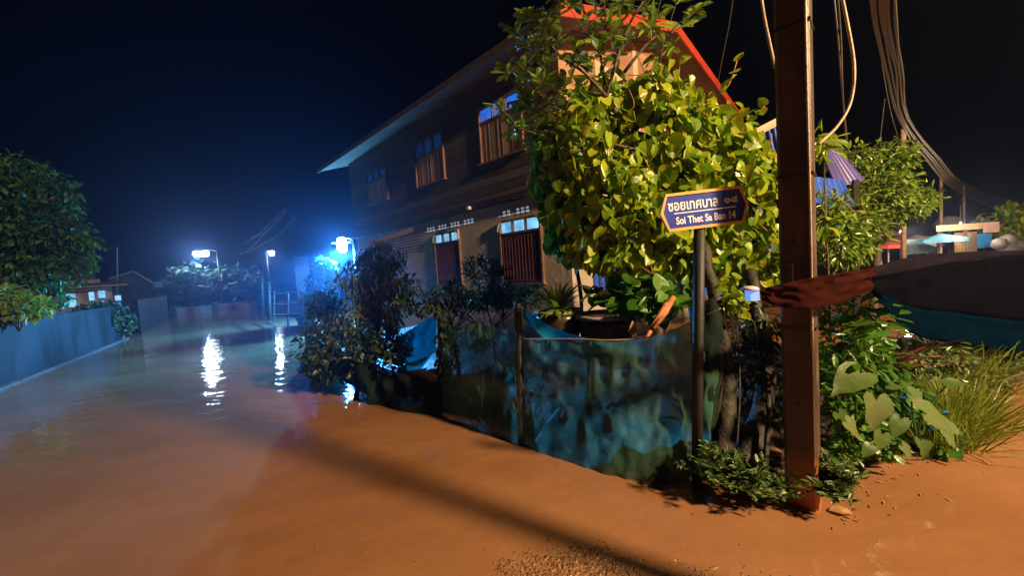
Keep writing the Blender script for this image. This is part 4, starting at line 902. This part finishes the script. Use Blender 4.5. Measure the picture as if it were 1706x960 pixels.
# left tree and bushes
def bigtree(label, ls, base, mat, n, size, name='leafy_tree', cat='tree', tk=.14, group=None, shape=None, **kw):
    t = thing(name, label, cat, base, group); lp = lumps_px(ls); top = lp[0][0]
    trunk(t, [np.array(base) - UZ * .3, (np.array(base) + top) / 2, top], tk, tk * .4, M['bark2'])
    for c, r in lp[1:]: trunk(t, [(np.array(base) * .4 + top * .6), (top + c) / 2 - [0, 0, .1], c], tk * .4, tk * .12, M['bark2'], 'limb', 6)
    foliage('crown', M[mat], shape or shape_oval(.24, .5), lp, n, size, t, **kw); return t
M['wall_leaf'] = mat_leaf('shaded_green_leaf', [(.015, .05, .008), (.03, .11, .014), (.08, .21, .03)], .45, .35)
bigtree('large leafy tree overhanging the left wall', [(30, 360, 8.5, 70, 60), (80, 330, 8.6, 35, 35), (20, 300, 8.5, 60, 40), (90, 400, 8.3, 50, 45), (30, 440, 8.2, 70, 50), (130, 425, 8.4, 22, 20), (-40, 400, 8.5, 70, 120), (40, 470, 8.0, 60, 30), (60, 280, 8.5, 22, 14), (105, 300, 8.4, 16, 12), (110, 345, 8.4, 22, 16), (125, 385, 8.2, 20, 14), (140, 440, 8.2, 14, 12), (85, 500, 8.0, 22, 14), (10, 268, 8.5, 20, 12), (145, 405, 8.2, 14, 10), (118, 320, 8.3, 12, 9), (135, 460, 8.1, 12, 9)], at(20, 560, 8.5) * [1, 1, 0], 'wall_leaf', 7000, .14, shell=.5, clump=40, droop=.9)
bigtree('bright green bush tip over the left wall', [(45, 515, 7.0, 30, 16), (15, 500, 7.0, 30, 20)], at(0, 560, 7.2) * [1, 1, 0], 'grass', 500, .13, 'bush', 'bush', .03)
bigtree('dark rounded bush behind the low bluish wall', [(165, 530, 11.5, 40, 24), (192, 536, 11.8, 26, 22)], at(165, 560, 11.7) * [1, 1, 0], 'dark_leaf', 2600, .13, 'bush', 'bush', .05, shell=.5)
G = 'trees at the far end of the lane'
M['far_leaf'] = mat_leaf('far_dark_leaf', [(.012, .03, .014), (.02, .05, .02), (.03, .06, .025)], .7, .2)
for x, y, Y, rx, ry, lb in ((290, 490, 22, 40, 22, 'leafy dark tree beside the small gabled house'), (330, 470, 25, 34, 36, 'teal lit tree right below the wide street lamp'), (385, 470, 26, 40, 30, 'bushy tree left of the small far lamp'), (420, 490, 24, 26, 24, 'low bush under the small far lamp')):
    bigtree(lb, [(x, y, Y, rx, ry), (x + rx * .5, y + 8, Y, rx * .6, ry * .6), (x - rx * .4, y + 12, Y - .5, rx * .6, ry * .6)], at(x, 520, Y) * [1, 1, 0], 'far_leaf', 1300, .42, 'leafy_tree', 'tree', .16, G, shell=.4, clump=14)
for x, y0, Y, lb in ((440, 440, 16, 'dark leaning post in the water left of the house lane side'), (452, 470, 15, 'short dark post beside the leaning one')):
    p = at(x, 560, Y) * [1, 1, 0]; t = MB().tube([p - UZ * .3, at(x - 4, y0, Y)], .07, 8).build('lane_post', M['darkwood'], None, True); tag(t, lb, 'post')
t = thing('side_fence', 'dark rail fence between the lane posts and the lit creeper', 'fence', onz(480, 555))
mb = MB()
for y in (490, 508, 525): mb.tube([at(455, y, 14), at(505, y - 3, 11)], .025, 5)
for x, Y in ((457, 14), (480, 12.5), (503, 11)): mb.tube([at(x, 560, Y) * [1, 1, 0] - UZ * .3, at(x, 486, Y)], .035, 6)
mb.build('rails', M['darkwood'], t)
slab_t = thing('shop_board', 'dim mauve panel standing behind the lit creeper', 'panel', at(510, 540, 15) * [1, 1, 0]); slab(498, 428, 522, 520, 15, .1, 'board', mat_basic('mauve_board', (.02, .014, .017), (.015, .01, .012), 2, .8, 0), slab_t)

# ------------------------------------------------------------------ right side: blue shed, trees, market
shed = thing('blue_shed', 'blue corrugated roofed shed behind the creeper and the concrete pole', 'shed', at(1300, 470, 5.4) * [1, 1, 0])
def corr(q, name, mat, n=60, amp=.018, par=shed):
    a, b, c_, d_ = [np.array(p) for p in q]; V = []
    nr = unit(np.cross(b - a, d_ - a))
    for i in range(n + 1):
        s = i / n; z = amp * math.sin(i * math.pi * .5)
        V += [a * (1 - s) + b * s + nr * z, d_ * (1 - s) + c_ * s + nr * z]
    return mesh(name, V, [(2 * i, 2 * i + 1, 2 * i + 3, 2 * i + 2) for i in range(n)], mat, par, True)
corr([at(1180, 262, 5.6), at(1300, 205, 5.0), at(1310, 262, 4.9), at(1190, 300, 5.2)], 'roof_sheet', M['corr_blue'])
MB().tube([at(1222, 240, 4.7), at(1300, 200, 4.6)], .045, 4, .5).build('beam', M['cream'], shed)
corr([at(1368, 248, 6.4), at(1398, 250, 6.6), at(1442, 300, 6.6), at(1395, 314, 6.0)], 'roof_end', M['corr_violet'], 26, .03)
corr([at(1340, 292, 5.6), at(1405, 300, 6.0), at(1425, 345, 6.0), at(1345, 345, 5.6)], 'side_sheet', M['corr_blue'], 30, .02)
corr([at(952, 408, 6.3), at(1300, 400, 5.6), at(1300, 500, 5.6), at(952, 480, 6.3)], 'back_wall', M['corr_blue'], 120, .02)
for x, Y in ((1190, 5.4), (1310, 5.0), (1425, 6.1)): MB().tube([at(x, 450, Y) * [1, 1, 0] - UZ * .2, at(x, 300, Y)], .05, 7).build('post', M['darkwood'], shed)
bigtree('wide pinnate leaved tree right of the concrete pole', [(1470, 320, 6.6, 50, 45), (1420, 375, 6.2, 45, 45), (1495, 342, 6.6, 50, 30), (1400, 400, 5.6, 45, 45), (1480, 265, 6.8, 35, 30), (1420, 265, 6.8, 30, 25), (1530, 330, 6.8, 25, 22), (1390, 350, 5.4, 25, 30)], at(1450, 560, 6.3) * [1, 1, 0], 'tree_leaf', 5200, .12, 'pinnate_tree', 'tree', .07, shell=.2, clump=30, shape=shape_oval(.16, .5))
bigtree('small tree with pale glossy leaf whorls touching the right face of the pole', [(1372, 235, 3.0, 16, 22), (1375, 370, 2.9, 16, 14)], at(1385, 560, 3.1) * [1, 1, 0], 'vine', 46, .13, 'sapling', 'sapling', .012, shape=shape_oval(.2, .65), shell=.3)
bigtree('blurred green tree at the far right above the stalls', [(1690, 370, 14, 40, 30), (1730, 360, 14, 40, 34), (1660, 385, 14, 20, 14)], at(1700, 460, 14) * [1, 1, 0], 'vine', 2200, .2, tk=.1, shell=.4, clump=16)
# market
def umbrella(px, py, Y, r, c, label, h=2.0):
    p = at(px, py, Y); b = p * [1, 1, 0]; t = thing('market_umbrella', label, 'umbrella', b, 'market umbrellas')
    MB().tube([b, p], .025, 6).build('pole', M['gutter'], t)
    n = 8; V = [p] + [p + np.array([r * math.cos(a), r * math.sin(a), -.32 * r]) for a in np.linspace(0, 2 * math.pi, n + 1)[:-1]]
    V += [v + np.array([0, 0, -.12]) for v in V[1:]]
    mesh('canopy', V, [(0, 1 + i, 1 + (i + 1) % n) for i in range(n)] + [(1 + i, 1 + n + i, 1 + n + (i + 1) % n, 1 + (i + 1) % n) for i in range(n)], c, t)
red = mat_basic('red_canopy', (.5, .06, .04), (.4, .05, .04), 3, .6, 0); wht = mat_basic('white_canopy', (.7, .68, .66), (.6, .55, .5), 3, .6, 0); lb_ = mat_basic('light_blue_canopy', (.12, .42, .7), (.1, .35, .6), 3, .6, 0)
umbrella(1468, 382, 15, .55, red, 'red umbrella mostly hidden behind the pinnate tree'); umbrella(1500, 393, 16, .55, red, 'small red umbrella left of the light blue one')
umbrella(1528, 391, 16.5, .5, wht, 'pale umbrella between the red and light blue ones'); umbrella(1480, 402, 14, .5, red, 'low red umbrella in front of the pale one'); umbrella(1545, 400, 14.5, .45, M['bamboo'], 'small orange umbrella left of the light blue one')
umbrella(1568, 389, 13, .62, lb_, 'light blue umbrella nearest the tan awning')
stall = thing('market_stall', 'stall with a long tan awning board and pink white box at its end', 'market stall', at(1600, 415, 13) * [1, 1, 0])
slab(1560, 376, 1645, 386, 13, 1.6, 'awning', M['cream'], stall); slab(1638, 371, 1665, 388, 12.8, .5, 'end_box', mat_basic('pinkish_box', (.62, .42, .42), (.5, .34, .34), 4, .6, 0), stall)
slab(1590, 388, 1628, 425, 13.4, 1, 'counter', M['cream'], stall); slab(1628, 390, 1652, 414, 12.9, .6, 'blue_crate', mat_basic('blue_crate_plastic', (.04, .25, .75), (.03, .2, .6), 6, .5, .2), stall)
slab(1500, 400, 1560, 425, 14, 1, 'table', mat_basic('pale_table_cloth', (.3, .5, .6), (.2, .35, .45), 6, .5, .2), stall)
for x in (1563, 1610, 1640): MB().tube([at(x, 420, 13.2) * [1, 1, 0], at(x, 380, 13.2)], .03, 5).build('post', M['concrete'], stall)
dome = thing('tent_canopy', 'rounded grey canopy behind the tan awning', 'canopy', at(1580, 410, 17) * [1, 1, 0])
MB().lathe(at(1580, 378, 17), [(.5, 0), (.47, .2), (.3, .42), (.02, .5)], 16).build('cloth', M['lampbody'], dome, True); MB().tube([at(1580, 410, 17) * [1, 1, 0], at(1580, 378, 17)], .04, 6).build('pole', M['concrete'], dome)
bag = thing('plastic_sacks', 'heap of grey and white sacks right of the blue crate', 'sacks', at(1675, 420, 12) * [1, 1, 0])
mb = MB()
for x, y, r in ((1665, 405, .2), (1680, 400, .22), (1695, 408, .2), (1678, 414, .25)): mb.lathe(at(x, y, 12) - UZ * r, [(r * .5, 0), (r, r * .6), (r * .8, r * 1.5), (.02, r * 1.9)], 10)
mb.box(at(1655, 420, 12) * [1, 1, 0], (1.2, 0, 0), (0, .6, 0), (0, 0, at(1675, 414, 12)[2] - .2)); mb.build('sack', mat_basic('grey_sack', (.16, .16, .2), (.1, .1, .13), 5, .6, .3), bag, True)
for x, y, Y, lb in ((1505, 215, 9, 'slim bright post rising behind the pinnate tree'), (1568, 292, 15, 'slim post with the tan awning at its foot'), (1606, 308, 18, 'thin far post right of the awning post')):
    b = at(x, 430, Y) * [1, 1, 0]; t = MB().tube([b, at(x, y, Y)], .05, 8).build('cable_post', M['edge'], None, True); tag(t, lb, 'post')
for x, y, Y, lb in ((1600, 372, 12.4, 'bare warm bulb above the tan awning'), (1500, 386, 12.6, 'bare warm bulb by the red umbrellas')):
    c = at(x, y, Y); t = thing('hanging_bulb', lb, 'light bulb', c); MB().lathe(c - UZ * .03, [(.005, 0), (.025, .02), (.025, .04), (.008, .07)], 10).build('glass', mat_emit('warm_bulb', (1, .8, .5), 8), t, True)
    MB().tube([c + UZ * .04, c + UZ * .6], .006, 4).build('flex', M['cable_dark'], t)
    pl = point('bulb_light', tuple(float(v) for v in c + np.array([0, -.25, -.1])), (1, .72, .45), 140, .05); pl.parent = t; pl.matrix_parent_inverse = Matrix.Translation(-Vector(t.location))
